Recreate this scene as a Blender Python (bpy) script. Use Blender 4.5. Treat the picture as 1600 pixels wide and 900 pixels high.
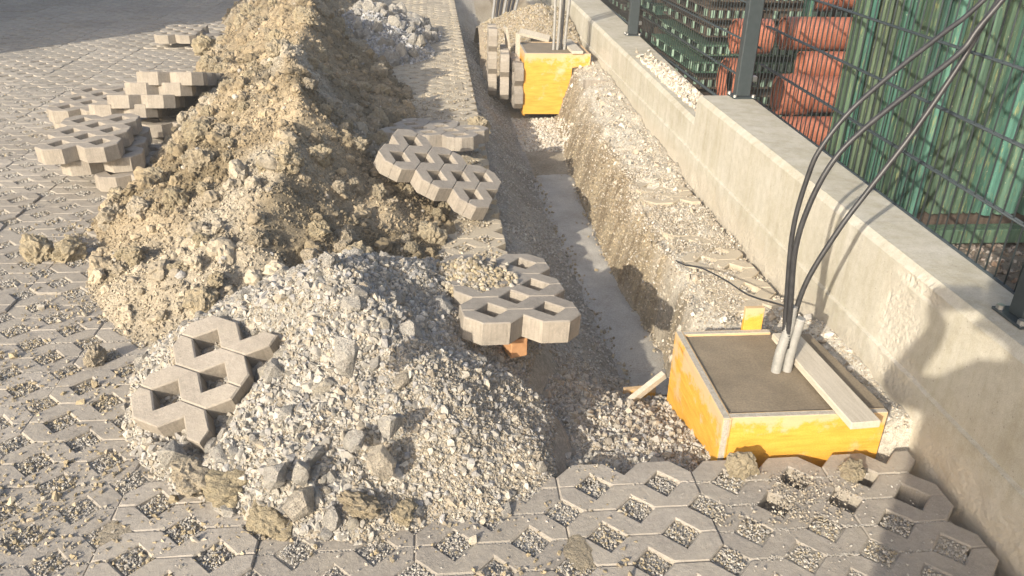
import bpy, bmesh, math, random
import numpy as np
from mathutils import Vector, Matrix, Euler
random.seed(7); RNG = np.random.default_rng(11)
SC = bpy.context.scene
COL = SC.collection
for o in list(bpy.data.objects):
    bpy.data.objects.remove(o)

# ------------------------------------------------------------------ camera, sky, sun, exposure
PITCH, ROLL, YAW, CAMH = math.radians(26.6), math.radians(1.5), math.radians(5.905), 1.5
FPX = 1254.0
fw = Vector((math.sin(YAW) * math.cos(PITCH), math.cos(YAW) * math.cos(PITCH), -math.sin(PITCH)))
r0 = Vector((math.cos(YAW), -math.sin(YAW), 0)); u0 = r0.cross(fw)
rt = r0 * math.cos(ROLL) + u0 * math.sin(ROLL)
up = -r0 * math.sin(ROLL) + u0 * math.cos(ROLL)
cam = bpy.data.cameras.new('camera'); cam_o = bpy.data.objects.new('camera', cam); COL.objects.link(cam_o)
cam.sensor_width = 36.0; cam.lens = 36.0 * FPX / 1600.0
cam.clip_start = 0.01; cam.clip_end = 500
M = Matrix((rt, up, -fw)).transposed().to_4x4(); M.translation = (0, 0, CAMH)
cam_o.matrix_world = M
SC.camera = cam_o

SUN_AZ, SUN_EL = math.radians(37.5), math.radians(23.0)     # direction in which the shadows fall, from +Y towards +X
sun_dir = Vector((math.sin(SUN_AZ) * math.cos(SUN_EL), math.cos(SUN_AZ) * math.cos(SUN_EL), -math.sin(SUN_EL)))
sl = bpy.data.lights.new('sun', 'SUN'); sl.energy = 4.3; sl.angle = math.radians(0.53); sl.color = (1.0, 0.91, 0.77)
so = bpy.data.objects.new('sun', sl); COL.objects.link(so)
so.rotation_euler = sun_dir.to_track_quat('-Z', 'Y').to_euler(); so.location = (-6, -8, 8)

w = bpy.data.worlds.new('World'); SC.world = w; w.use_nodes = True
wn, wl = w.node_tree.nodes, w.node_tree.links
wn.clear()
sky = wn.new('ShaderNodeTexSky'); sky.sky_type = 'NISHITA'; sky.sun_disc = False
sky.sun_elevation = SUN_EL; sky.sun_rotation = SUN_AZ + math.pi; sky.dust_density = 3.0; sky.air_density = 0.9
bg = wn.new('ShaderNodeBackground'); bg.inputs['Strength'].default_value = 0.15
wo = wn.new('ShaderNodeOutputWorld')
wl.new(sky.outputs[0], bg.inputs[0]); wl.new(bg.outputs[0], wo.inputs[0])
SC.view_settings.view_transform = 'Standard'; SC.view_settings.look = 'None'
SC.view_settings.exposure = 0.90; SC.view_settings.gamma = 1.0

# ------------------------------------------------------------------ numpy noise
def _hash(ix, iy, seed):
    h = (ix.astype(np.int64) * 374761393 + iy.astype(np.int64) * 668265263 + seed * 982451653) & 0xFFFFFFFF
    h = ((h ^ (h >> 13)) * 1274126177) & 0xFFFFFFFF
    h = h ^ (h >> 16)
    return (h & 0xFFFFFF) / float(0xFFFFFF)
def vnoise(x, y, seed=0):
    x = np.asarray(x, float); y = np.asarray(y, float)
    ix, iy = np.floor(x), np.floor(y); fx, fy = x - ix, y - iy
    fx = fx * fx * (3 - 2 * fx); fy = fy * fy * (3 - 2 * fy)
    a = _hash(ix, iy, seed); b = _hash(ix + 1, iy, seed); c = _hash(ix, iy + 1, seed); d = _hash(ix + 1, iy + 1, seed)
    return (a * (1 - fx) + b * fx) * (1 - fy) + (c * (1 - fx) + d * fx) * fy
def fbm(x, y, sc, octv=4, seed=0, gain=0.5):
    t = 0; a = 1.0; n = 0
    for k in range(octv):
        t = t + a * (vnoise(x * sc + 17.3 * k, y * sc - 9.1 * k, seed + k) - 0.5) * 2; n += a
        a *= gain; sc *= 2.07
    return t / n
def sstep(a, b, x):
    t = np.clip((x - a) / (b - a), 0, 1); return t * t * (3 - 2 * t)
def lerpc(c0, c1, t):
    return np.asarray(c0)[None] * (1 - t[:, None]) + np.asarray(c1)[None] * t[:, None]

# ------------------------------------------------------------------ materials
def new_mat(name):
    m = bpy.data.materials.new(name); m.use_nodes = True
    nt = m.node_tree; nt.nodes.clear()
    out = nt.nodes.new('ShaderNodeOutputMaterial'); b = nt.nodes.new('ShaderNodeBsdfPrincipled')
    nt.links.new(b.outputs[0], out.inputs[0])
    return m, nt, b
def N(nt, t, **kw):
    n = nt.nodes.new(t)
    for k, v in kw.items():
        if k in n.inputs: n.inputs[k].default_value = v
        else: setattr(n, k, v)
    return n
def noise_n(nt, scale, detail=4, rough=0.6, coord=None, vec=None):
    n = N(nt, 'ShaderNodeTexNoise', Scale=scale, Detail=detail, Roughness=rough)
    if vec is not None: nt.links.new(vec, n.inputs['Vector'])
    return n
def ramp(nt, fac, stops):
    r = nt.nodes.new('ShaderNodeValToRGB'); e = r.color_ramp.elements
    while len(e) < len(stops): e.new(0.5)
    for i, (p, c) in enumerate(stops):
        e[i].position = p; e[i].color = tuple(c) + (1,) if len(c) == 3 else c
    nt.links.new(fac, r.inputs[0]); return r
def mixc(nt, fac, a, b, mode='MIX'):
    m = nt.nodes.new('ShaderNodeMix'); m.data_type = 'RGBA'; m.blend_type = mode
    for sock, v in ((m.inputs[0], fac), (m.inputs[6], a), (m.inputs[7], b)):
        if hasattr(v, 'is_linked'): nt.links.new(v, sock)
        elif isinstance(v, (int, float)): sock.default_value = v
        else: sock.default_value = tuple(v) + (1,) if len(v) == 3 else v
    return m.outputs[2]
def bump(nt, b, hs, dist=0.003, strength=0.6):
    prev = None
    for h, d in hs:
        n = N(nt, 'ShaderNodeBump', Strength=strength, Distance=d)
        nt.links.new(h, n.inputs['Height'])
        if prev: nt.links.new(prev, n.inputs['Normal'])
        prev = n.outputs[0]
    nt.links.new(prev, b.inputs['Normal'])
def coord(nt, kind='Object'):
    return nt.nodes.new('ShaderNodeTexCoord').outputs[kind]

def mat_attr(name, rough=0.95, fine=260, b1=0.004, vary=0.25, obj_rand=False):
    """earth and stone: the colour comes from the 'Col' attribute, broken up by grain"""
    m, nt, b = new_mat(name)
    a = N(nt, 'ShaderNodeAttribute', attribute_name='Col')
    geo = nt.nodes.new('ShaderNodeNewGeometry').outputs['Position']
    n1 = noise_n(nt, fine, 3, 0.7, vec=geo); n2 = noise_n(nt, fine * 0.22, 4, 0.6, vec=geo)
    r = ramp(nt, n1.outputs[0], [(0.3, (1 - vary * 1.5,) * 3), (0.7, (1 + vary,) * 3)])
    c = mixc(nt, 1.0, a.outputs['Color'], r.outputs[0], 'MULTIPLY')
    r2 = ramp(nt, n2.outputs[0], [(0.35, (1 - vary,) * 3), (0.68, (1 + vary * 0.6,) * 3)])
    c = mixc(nt, 1.0, c, r2.outputs[0], 'MULTIPLY')
    nt.links.new(c, b.inputs['Base Color']); b.inputs['Roughness'].default_value = rough
    b.inputs['Specular IOR Level'].default_value = 0.2
    bump(nt, b, [(n1.outputs[0], b1), (n2.outputs[0], b1 * 2.5)])
    return m
def mat_rock(name, cols, rough=0.9, scale=30, bd=0.004):
    """separate stones: tint by object, veins and grain"""
    m, nt, b = new_mat(name)
    oi = nt.nodes.new('ShaderNodeObjectInfo')
    co = coord(nt)
    n1 = noise_n(nt, scale, 5, 0.65, vec=co); n2 = noise_n(nt, scale * 6, 3, 0.7, vec=co)
    r = ramp(nt, oi.outputs['Random'], [(i / max(1, len(cols) - 1), c) for i, c in enumerate(cols)])
    r1 = ramp(nt, n1.outputs[0], [(0.3, (0.7, 0.69, 0.68)), (0.5, (1, 1, 1)), (0.72, (1.2, 1.17, 1.1))])
    c = mixc(nt, 1.0, r.outputs[0], r1.outputs[0], 'MULTIPLY')
    r2 = ramp(nt, n2.outputs[0], [(0.35, (0.82,) * 3), (0.65, (1.12,) * 3)])
    c = mixc(nt, 1.0, c, r2.outputs[0], 'MULTIPLY')
    nt.links.new(c, b.inputs['Base Color']); b.inputs['Roughness'].default_value = rough
    b.inputs['Specular IOR Level'].default_value = 0.25
    bump(nt, b, [(n1.outputs[0], bd * 2), (n2.outputs[0], bd)])
    return m
def mat_paver(name, base, dust, dust_amt):
    m, nt, b = new_mat(name)
    oi = nt.nodes.new('ShaderNodeObjectInfo')
    pos = nt.nodes.new('ShaderNodeNewGeometry').outputs['Position']
    n1 = noise_n(nt, 9, 5, 0.6, vec=pos); n2 = noise_n(nt, 420, 3, 0.75, vec=pos); n3 = noise_n(nt, 60, 5, 0.7, vec=pos)
    rr = ramp(nt, oi.outputs['Random'], [(0, tuple(c * 0.84 for c in base)), (1, tuple(c * 1.13 for c in base))])
    r1 = ramp(nt, n1.outputs[0], [(0.3, (0.86, 0.85, 0.83)), (0.7, (1.1, 1.09, 1.07))])
    c = mixc(nt, 1.0, rr.outputs[0], r1.outputs[0], 'MULTIPLY')
    r3 = ramp(nt, n3.outputs[0], [(0.3, (0.85, 0.84, 0.83)), (0.62, (1.08, 1.07, 1.05))])
    c = mixc(nt, 1.0, c, r3.outputs[0], 'MULTIPLY')
    r2 = ramp(nt, n2.outputs[0], [(0.34, (0.8,) * 3), (0.66, (1.14,) * 3)])
    c = mixc(nt, 1.0, c, r2.outputs[0], 'MULTIPLY')
    nd = noise_n(nt, 5.5, 6, 0.7, vec=pos)
    rd = ramp(nt, nd.outputs[0], [(0.55 - dust_amt * 0.42, (0, 0, 0)), (0.75 - dust_amt * 0.3, (1, 1, 1))])
    mm = N(nt, 'ShaderNodeMath', operation='MULTIPLY'); nt.links.new(rd.outputs[0], mm.inputs[0]); mm.inputs[1].default_value = 0.35 + dust_amt * 0.5
    c = mixc(nt, mm.outputs[0], c, dust)
    oc = coord(nt); mps = N(nt, 'ShaderNodeMapping'); mps.inputs['Scale'].default_value = (110, 110, 9); nt.links.new(oc, mps.inputs[0])
    ns = noise_n(nt, 1.0, 4, 0.7, vec=mps.outputs[0]); sx = N(nt, 'ShaderNodeSeparateXYZ'); nt.links.new(nt.nodes.new('ShaderNodeTexCoord').outputs['Normal'], sx.inputs[0])
    ab = N(nt, 'ShaderNodeMath', operation='ABSOLUTE'); nt.links.new(sx.outputs[2], ab.inputs[0]); lt = N(nt, 'ShaderNodeMath', operation='LESS_THAN'); nt.links.new(ab.outputs[0], lt.inputs[0]); lt.inputs[1].default_value = 0.4
    cs = mixc(nt, 1.0, c, ramp(nt, ns.outputs[0], [(0.34, (0.84, 0.83, 0.81)), (0.5, (1.0, 0.995, 0.985)), (0.68, (1.10, 1.09, 1.07))]).outputs[0], 'MULTIPLY')
    c = mixc(nt, lt.outputs[0], c, cs)
    nt.links.new(c, b.inputs['Base Color']); b.inputs['Roughness'].default_value = 0.88
    b.inputs['Specular IOR Level'].default_value = 0.3
    bump(nt, b, [(n2.outputs[0], 0.0016), (n3.outputs[0], 0.004)], strength=0.7)
    return m
def mat_simple(name, c0, c1, scale=20, rough=0.7, bd=0.001, metal=0.0, fine=None, stretch=None, spec=0.4):
    m, nt, b = new_mat(name)
    co = coord(nt)
    if stretch:
        mp = N(nt, 'ShaderNodeMapping'); mp.inputs['Scale'].default_value = stretch
        nt.links.new(co, mp.inputs[0]); co = mp.outputs[0]
    n1 = noise_n(nt, scale, 5, 0.65, vec=co)
    r = ramp(nt, n1.outputs[0], [(0.3, c0), (0.7, c1)])
    c = r.outputs[0]; hs = [(n1.outputs[0], bd)]
    if fine:
        n2 = noise_n(nt, fine, 3, 0.7, vec=co)
        c = mixc(nt, 1.0, c, ramp(nt, n2.outputs[0], [(0.35, (0.8,) * 3), (0.66, (1.15,) * 3)]).outputs[0], 'MULTIPLY')
        hs.append((n2.outputs[0], bd * 0.6))
    nt.links.new(c, b.inputs['Base Color']); b.inputs['Roughness'].default_value = rough
    b.inputs['Metallic'].default_value = metal; b.inputs['Specular IOR Level'].default_value = spec
    bump(nt, b, hs)
    return m
def mat_wall(name):
    m, nt, b = new_mat(name)
    pos = nt.nodes.new('ShaderNodeNewGeometry').outputs['Position']
    att = N(nt, 'ShaderNodeAttribute', attribute_name='rough_patch')
    n1 = noise_n(nt, 3.5, 5, 0.6, vec=pos); n2 = noise_n(nt, 300, 3, 0.7, vec=pos); n3 = noise_n(nt, 26, 6, 0.7, vec=pos)
    mp = N(nt, 'ShaderNodeMapping'); mp.inputs['Scale'].default_value = (9, 9, 0.8); nt.links.new(pos, mp.inputs[0])
    n4 = noise_n(nt, 1.6, 4, 0.6, vec=mp.outputs[0])
    c = ramp(nt, n1.outputs[0], [(0.3, (0.37, 0.345, 0.28)), (0.5, (0.425, 0.40, 0.335)), (0.7, (0.46, 0.44, 0.385))]).outputs[0]
    c = mixc(nt, 1.0, c, ramp(nt, n3.outputs[0], [(0.3, (0.88, 0.87, 0.85)), (0.62, (1.05,) * 3)]).outputs[0], 'MULTIPLY')
    c = mixc(nt, 1.0, c, ramp(nt, n4.outputs[0], [(0.35, (0.9, 0.89, 0.84)), (0.6, (1.03,) * 3)]).outputs[0], 'MULTIPLY')
    c = mixc(nt, 1.0, c, ramp(nt, n2.outputs[0], [(0.36, (0.88,) * 3), (0.6, (1.06,) * 3)]).outputs[0], 'MULTIPLY')
    vp = N(nt, 'ShaderNodeTexVoronoi', Scale=34.0); nt.links.new(pos, vp.inputs['Vector'])
    c = mixc(nt, ramp(nt, vp.outputs['Distance'], [(0.07, (0.55,) * 3), (0.12, (0, 0, 0))]).outputs[0], c, (0.2, 0.19, 0.165))
    sp = N(nt, 'ShaderNodeSeparateXYZ'); nt.links.new(pos, sp.inputs[0])
    md = N(nt, 'ShaderNodeMath', operation='PINGPONG'); nt.links.new(sp.outputs[1], md.inputs[0]); md.inputs[1].default_value = 0.62
    c = mixc(nt, ramp(nt, md.outputs[0], [(0.0, (0.35,) * 3), (0.008, (0, 0, 0))]).outputs[0], c, (0.27, 0.25, 0.21))
    sz_ = N(nt, 'ShaderNodeMath', operation='MULTIPLY_ADD'); nt.links.new(n3.outputs[0], sz_.inputs[0]); sz_.inputs[1].default_value = 0.22; nt.links.new(sp.outputs[2], sz_.inputs[2])
    c = mixc(nt, ramp(nt, sz_.outputs[0], [(0.08, (0.75,) * 3), (0.26, (0, 0, 0))]).outputs[0], c, (0.40, 0.345, 0.26))
    c = mixc(nt, att.outputs['Fac'], c, (0.47, 0.43, 0.36))
    nt.links.new(c, b.inputs['Base Color']); b.inputs['Roughness'].default_value = 0.85
    b.inputs['Specular IOR Level'].default_value = 0.3
    vo = N(nt, 'ShaderNodeTexVoronoi', Scale=75.0); nt.links.new(pos, vo.inputs['Vector'])
    vm = N(nt, 'ShaderNodeMath', operation='MULTIPLY'); nt.links.new(vo.outputs['Distance'], vm.inputs[0]); nt.links.new(att.outputs['Fac'], vm.inputs[1])
    vn = N(nt, 'ShaderNodeMath', operation='MULTIPLY'); nt.links.new(vm.outputs[0], vn.inputs[0]); vn.inputs[1].default_value = -1.0
    bump(nt, b, [(n2.outputs[0], 0.001), (n3.outputs[0], 0.004), (vn.outputs[0], 0.006)], strength=0.6)
    return m
def mat_yellow(name):
    m, nt, b = new_mat(name)
    co = coord(nt)
    mp = N(nt, 'ShaderNodeMapping'); mp.inputs['Scale'].default_value = (1, 1, 7); nt.links.new(co, mp.inputs[0])
    n1 = noise_n(nt, 7, 6, 0.65, vec=mp.outputs[0]); n2 = noise_n(nt, 5, 6, 0.7, vec=co); n3 = noise_n(nt, 240, 2, 0.6, vec=co)
    c = ramp(nt, n1.outputs[0], [(0.3, (0.50, 0.25, 0.035)), (0.52, (0.63, 0.33, 0.05)), (0.7, (0.68, 0.375, 0.07))]).outputs[0]
    wv = N(nt, 'ShaderNodeTexNoise', Scale=3.0, Detail=2.0); nt.links.new(mp.outputs[0], wv.inputs['Vector'])
    c = mixc(nt, 1.0, c, ramp(nt, wv.outputs[0], [(0.30, (0.72, 0.66, 0.6)), (0.36, (1, 1, 1))]).outputs[0], 'MULTIPLY')
    worn = ramp(nt, n2.outputs[0], [(0.55, (0, 0, 0)), (0.68, (0.7,) * 3)])
    c = mixc(nt, worn.outputs[0], c, (0.5, 0.43, 0.31))
    c = mixc(nt, 1.0, c, ramp(nt, n3.outputs[0], [(0.35, (0.9,) * 3), (0.65, (1.06,) * 3)]).outputs[0], 'MULTIPLY')
    ge = N(nt, 'ShaderNodeSeparateXYZ'); nt.links.new(coord(nt, 'Generated'), ge.inputs[0])
    n6 = noise_n(nt, 14, 5, 0.7, vec=co); ad = N(nt, 'ShaderNodeMath', operation='MULTIPLY_ADD'); nt.links.new(n6.outputs[0], ad.inputs[0]); ad.inputs[1].default_value = 0.9; nt.links.new(ge.outputs[2], ad.inputs[2])
    sm = ramp(nt, ad.outputs[0], [(0.93, (0, 0, 0)), (1.0, (0.55,) * 3)])
    dv = N(nt, 'ShaderNodeMath', operation='MULTIPLY'); nt.links.new(ad.outputs[0], dv.inputs[0]); dv.inputs[1].default_value = 0.72; nt.links.new(dv.outputs[0], sm.inputs[0])
    c = mixc(nt, sm.outputs[0], c, (0.46, 0.41, 0.33))
    nt.links.new(c, b.inputs['Base Color']); b.inputs['Roughness'].default_value = 0.7; b.inputs['Specular IOR Level'].default_value = 0.25
    bump(nt, b, [(n1.outputs[0], 0.0012), (n3.outputs[0], 0.0005)])
    return m
def mat_green(name, k):
    m, nt, b = new_mat(name)
    oi = nt.nodes.new('ShaderNodeObjectInfo'); co = coord(nt)
    off = N(nt, 'ShaderNodeVectorMath', operation='ADD'); nt.links.new(co, off.inputs[0])
    cmb = N(nt, 'ShaderNodeCombineXYZ'); ml = N(nt, 'ShaderNodeMath', operation='MULTIPLY'); ml.inputs[1].default_value = 37.0
    nt.links.new(oi.outputs['Random'], ml.inputs[0]); nt.links.new(ml.outputs[0], cmb.inputs[0]); nt.links.new(ml.outputs[0], cmb.inputs[2])
    nt.links.new(cmb.outputs[0], off.inputs[1])
    mp = N(nt, 'ShaderNodeMapping'); mp.inputs['Scale'].default_value = k; nt.links.new(off.outputs[0], mp.inputs[0])
    n1 = noise_n(nt, 6, 6, 0.7, vec=mp.outputs[0]); n2 = noise_n(nt, 16, 6, 0.75, vec=mp.outputs[0]); n3 = noise_n(nt, 60, 4, 0.7, vec=off.outputs[0])
    base = ramp(nt, oi.outputs['Random'], [(0, (0.04, 0.10, 0.085)), (0.25, (0.085, 0.13, 0.085)), (0.5, (0.055, 0.155, 0.13)), (0.75, (0.115, 0.145, 0.095)), (1, (0.075, 0.20, 0.17))]).outputs[0]
    c = mixc(nt, 1.0, base, ramp(nt, n1.outputs[0], [(0.3, (0.5, 0.52, 0.46)), (0.7, (1.08, 1.06, 0.98))]).outputs[0], 'MULTIPLY')
    c = mixc(nt, ramp(nt, n2.outputs[0], [(0.56, (0, 0, 0)), (0.66, (0.8,) * 3)]).outputs[0], c, (0.24, 0.23, 0.10))
    c = mixc(nt, ramp(nt, n3.outputs[0], [(0.66, (0, 0, 0)), (0.71, (0.8,) * 3)]).outputs[0], c, (0.45, 0.43, 0.33))
    n5 = noise_n(nt, 9, 5, 0.7, vec=mp.outputs[0])
    c = mixc(nt, ramp(nt, n5.outputs[0], [(0.66, (0, 0, 0)), (0.72, (0.8,) * 3)]).outputs[0], c, (0.20, 0.085, 0.035))
    nt.links.new(c, b.inputs['Base Color']); b.inputs['Roughness'].default_value = 0.8; b.inputs['Specular IOR Level'].default_value = 0.2
    bump(nt, b, [(n2.outputs[0], 0.003), (n3.outputs[0], 0.001)])
    return m

MAT = {}
MAT['earth'] = mat_attr('earth')
MAT['pebble'] = mat_attr('pebble_stone', fine=420, b1=0.0015, vary=0.16)
MAT['rock'] = mat_rock('crushed_rock', [(0.39, 0.37, 0.335), (0.43, 0.405, 0.36), (0.37, 0.355, 0.33), (0.43, 0.395, 0.33), (0.40, 0.38, 0.345), (0.41, 0.36, 0.285)], scale=2.2, bd=0.03)
MAT['clod'] = mat_rock('soil_clod', [(0.36, 0.305, 0.205), (0.40, 0.34, 0.24), (0.33, 0.28, 0.19), (0.42, 0.365, 0.28), (0.32, 0.27, 0.19)], scale=3.0, bd=0.02, rough=1.0)
MAT['paver'] = mat_paver('grass_paver_concrete', (0.335, 0.308, 0.272), (0.39, 0.345, 0.275), 0.3)
MAT['paver_dusty'] = mat_paver('dusty_paver_concrete', (0.34, 0.31, 0.26), (0.43, 0.37, 0.275), 0.95)
MAT['paver_loose'] = mat_paver('loose_paver_concrete', (0.30, 0.272, 0.238), (0.36, 0.32, 0.26), 0.3)
MAT['wall'] = mat_wall('wall_concrete')
MAT['yellow'] = mat_yellow('yellow_shuttering')
MAT['board_edge'] = mat_simple('board_edge', (0.30, 0.27, 0.22), (0.45, 0.41, 0.34), 60, 0.8, fine=300)
MAT['timber'] = mat_simple('grey_timber', (0.42, 0.37, 0.29), (0.54, 0.49, 0.40), 8, 0.8, fine=200, stretch=(12, 1, 12))
MAT['fresh'] = mat_simple('fresh_concrete', (0.18, 0.145, 0.10), (0.24, 0.195, 0.135), 7, 0.75, bd=0.003, fine=160)
MAT['bed'] = mat_simple('blinding_concrete', (0.31, 0.285, 0.245), (0.45, 0.425, 0.375), 5, 0.85, bd=0.008, fine=140)
MAT['cable'] = mat_simple('black_cable', (0.02, 0.02, 0.022), (0.045, 0.045, 0.047), 30, 0.42, bd=0.0003)
MAT['conduit'] = mat_simple('grey_conduit', (0.22, 0.22, 0.205), (0.31, 0.30, 0.28), 30, 0.5, bd=0.0005)
MAT['fence'] = mat_simple('anthracite_coating', (0.028, 0.038, 0.042), (0.042, 0.053, 0.058), 30, 0.45, bd=0.0003)
MAT['zinc'] = mat_simple('zinc_bolt', (0.45, 0.45, 0.44), (0.6, 0.6, 0.58), 60, 0.35, metal=0.9)
MAT['green'] = mat_green('weathered_green_paint', (6, 6, 0.7))
MAT['green_flat'] = mat_green('weathered_green_deck', (1, 1, 6))
MAT['rib'] = mat_simple('pale_green_rib', (0.10, 0.20, 0.15), (0.34, 0.42, 0.33), 5, 0.6)
MAT['pipe'] = mat_simple('orange_brown_pipe', (0.29, 0.10, 0.058), (0.38, 0.145, 0.09), 9, 0.45, fine=120)
MAT['dark_wood'] = mat_simple('dark_wet_wood', (0.045, 0.032, 0.025), (0.10, 0.075, 0.055), 9, 0.85, fine=120)
MAT['brick'] = mat_simple('orange_wood_block', (0.40, 0.20, 0.09), (0.52, 0.29, 0.14), 25, 0.8)
MAT['render'] = mat_simple('grey_render', (0.36, 0.35, 0.33), (0.44, 0.43, 0.41), 4, 0.9, fine=90)
MAT['glass'] = mat_simple('window_glass', (0.03, 0.04, 0.05), (0.05, 0.06, 0.07), 2, 0.08)
MAT['skin'] = mat_simple('skin', (0.42, 0.25, 0.18), (0.50, 0.31, 0.23), 20, 0.55)
MAT['jacket'] = mat_simple('navy_jacket', (0.03, 0.04, 0.07), (0.05, 0.06, 0.1), 40, 0.9)
MAT['trousers'] = mat_simple('grey_trousers', (0.08, 0.08, 0.085), (0.12, 0.12, 0.125), 40, 0.9)
MAT['hair'] = mat_simple('brown_hair', (0.03, 0.02, 0.014), (0.06, 0.04, 0.028), 60, 0.7)
MAT['phone'] = mat_simple('black_phone', (0.015, 0.015, 0.017), (0.025, 0.025, 0.027), 30, 0.25)

# ------------------------------------------------------------------ object helpers
def link(name, me, mat=None, parent=None, smooth=False):
    o = bpy.data.objects.new(name, me); COL.objects.link(o)
    if mat and not me.materials: me.materials.append(mat)
    if parent: o.parent = parent
    if smooth: me.polygons.foreach_set('use_smooth', np.ones(len(me.polygons), bool))
    return o
def tag(o, label, cat, group=None):
    o['label'] = label; o['category'] = cat
    if group: o['group'] = group
    return o
def kind(o, k): o['kind'] = k; return o
def empty(name, label, cat, loc=(0, 0, 0), rot=(0, 0, 0), group=None):
    o = bpy.data.objects.new(name, None); COL.objects.link(o); o.location = loc; o.rotation_euler = rot
    o.empty_display_size = 0.1
    return tag(o, label, cat, group)
def mesh_np(name, V, F, cols=None, fl=None):
    """V (n,3); F (m,k) array of equal-size faces"""
    me = bpy.data.meshes.new(name); V = np.ascontiguousarray(V, np.float32); F = np.ascontiguousarray(F, np.int32)
    me.vertices.add(len(V)); me.vertices.foreach_set('co', V.ravel())
    m, k = F.shape
    me.loops.add(m * k); me.loops.foreach_set('vertex_index', F.ravel())
    me.polygons.add(m); me.polygons.foreach_set('loop_start', np.arange(m, dtype=np.int32) * k)
    if cols is not None:
        a = me.attributes.new('Col', 'FLOAT_COLOR', 'POINT')
        c4 = np.ones((len(V), 4), np.float32); c4[:, :3] = cols
        a.data.foreach_set('color', c4.ravel())
    me.update(calc_edges=True); me.validate()
    me.polygons.foreach_set('use_smooth', np.zeros(len(me.polygons), bool))
    return me
def mesh_bm(name, bm):
    me = bpy.data.meshes.new(name); bm.to_mesh(me); bm.free(); return me
def box_bm(bm, x0, x1, y0, y1, z0, z1, mat=None, bev=0.0):
    vs = [bm.verts.new((x, y, z)) for z in (z0, z1) for y in (y0, y1) for x in (x0, x1)]
    fs = [bm.faces.new([vs[i] for i in q]) for q in ((0, 2, 3, 1), (4, 5, 7, 6), (0, 1, 5, 4), (2, 6, 7, 3), (0, 4, 6, 2), (1, 3, 7, 5))]
    if bev > 0:
        es = list({e for f in fs for e in f.edges})
        bmesh.ops.bevel(bm, geom=es, offset=bev, segments=1, affect='EDGES')
    return vs
def box_me(name, x0, x1, y0, y1, z0, z1, bev=0.0):
    bm = bmesh.new(); box_bm(bm, x0, x1, y0, y1, z0, z1, bev=bev); return mesh_bm(name, bm)
def smooth_path(P, n):
    P = np.array(P, float); out = []
    Q = np.vstack([2 * P[0] - P[1], P, 2 * P[-1] - P[-2]])
    for i in range(1, len(Q) - 2):
        for t in np.linspace(0, 1, n, endpoint=False):
            a, b_, c, d = Q[i - 1], Q[i], Q[i + 1], Q[i + 2]
            out.append(0.5 * ((2 * b_) + (-a + c) * t + (2 * a - 5 * b_ + 4 * c - d) * t * t + (-a + 3 * b_ - 3 * c + d) * t ** 3))
    out.append(P[-1]); return np.array(out)
def tube_me(name, path, rad, seg=8, closed=True):
    path = np.array(path, float); n = len(path)
    rad = np.full(n, rad) if np.isscalar(rad) else np.array(rad)
    T = np.gradient(path, axis=0); T /= np.linalg.norm(T, axis=1)[:, None]
    ref = np.array([0.31, 0.77, 0.21]); U = np.cross(T, ref); U /= np.linalg.norm(U, axis=1)[:, None]; W = np.cross(T, U)
    a = np.linspace(0, 2 * np.pi, seg, endpoint=False)
    V = (path[:, None] + rad[:, None, None] * (np.cos(a)[None, :, None] * U[:, None] + np.sin(a)[None, :, None] * W[:, None])).reshape(-1, 3)
    F = [[i * seg + j, i * seg + (j + 1) % seg, (i + 1) * seg + (j + 1) % seg, (i + 1) * seg + j] for i in range(n - 1) for j in range(seg)]
    me = bpy.data.meshes.new(name)
    caps = [list(range(seg))[::-1], list(range((n - 1) * seg, n * seg))] if closed else []
    me.from_pydata(V.tolist(), [], F + caps); me.update()
    sm = np.ones(len(me.polygons), bool)
    if closed: sm[-2:] = False
    me.polygons.foreach_set('use_smooth', sm)
    return me

# ------------------------------------------------------------------ icospheres and rock shapes
def ico(sub):
    bm = bmesh.new(); bmesh.ops.create_icosphere(bm, subdivisions=sub, radius=1.0)
    bm.verts.ensure_lookup_table()
    V = np.array([v.co[:] for v in bm.verts]); F = np.array([[v.index for v in f.verts] for f in bm.faces]); bm.free()
    return V, F
OCTA = (np.array([(1, 0, 0), (-1, 0, 0), (0, 1, 0), (0, -1, 0), (0, 0, 1), (0, 0, -1)], float),
        np.array([(0, 2, 4), (2, 1, 4), (1, 3, 4), (3, 0, 4), (2, 0, 5), (1, 2, 5), (3, 1, 5), (0, 3, 5)]))
ICO = {1: ico(1), 2: ico(2), 3: ico(3), 4: ico(4)}
def rock_shape(sub, rng, planes=11):
    """angular broken stone: hull of points on a squashed ball (tiny grains are jittered octahedra)"""
    if sub == 0:
        V, F = OCTA
        return V * rng.uniform(0.7, 1.2, (len(V), 1)) * np.array((1.1, 0.85, 0.7)) + rng.normal(0, 0.12, V.shape), F
    n = {1: 11, 2: 16, 3: 24}[sub]
    p = rng.normal(size=(n, 3)); p /= np.linalg.norm(p, axis=1)[:, None]
    p *= rng.uniform(0.82, 1.12, (n, 1)) * rng.uniform((0.85, 0.65, 0.5), (1.2, 0.95, 0.8))
    bm = bmesh.new(); vs = [bm.verts.new(q) for q in p]
    bmesh.ops.convex_hull(bm, input=vs)
    bmesh.ops.delete(bm, geom=[v for v in bm.verts if not v.link_faces], context='VERTS')
    bmesh.ops.triangulate(bm, faces=bm.faces); bmesh.ops.recalc_face_normals(bm, faces=bm.faces)
    bm.verts.index_update(); V = np.array([v.co[:] for v in bm.verts]); F = np.array([[v.index for v in f.verts] for f in bm.faces]); bm.free()
    return V, F
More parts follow.
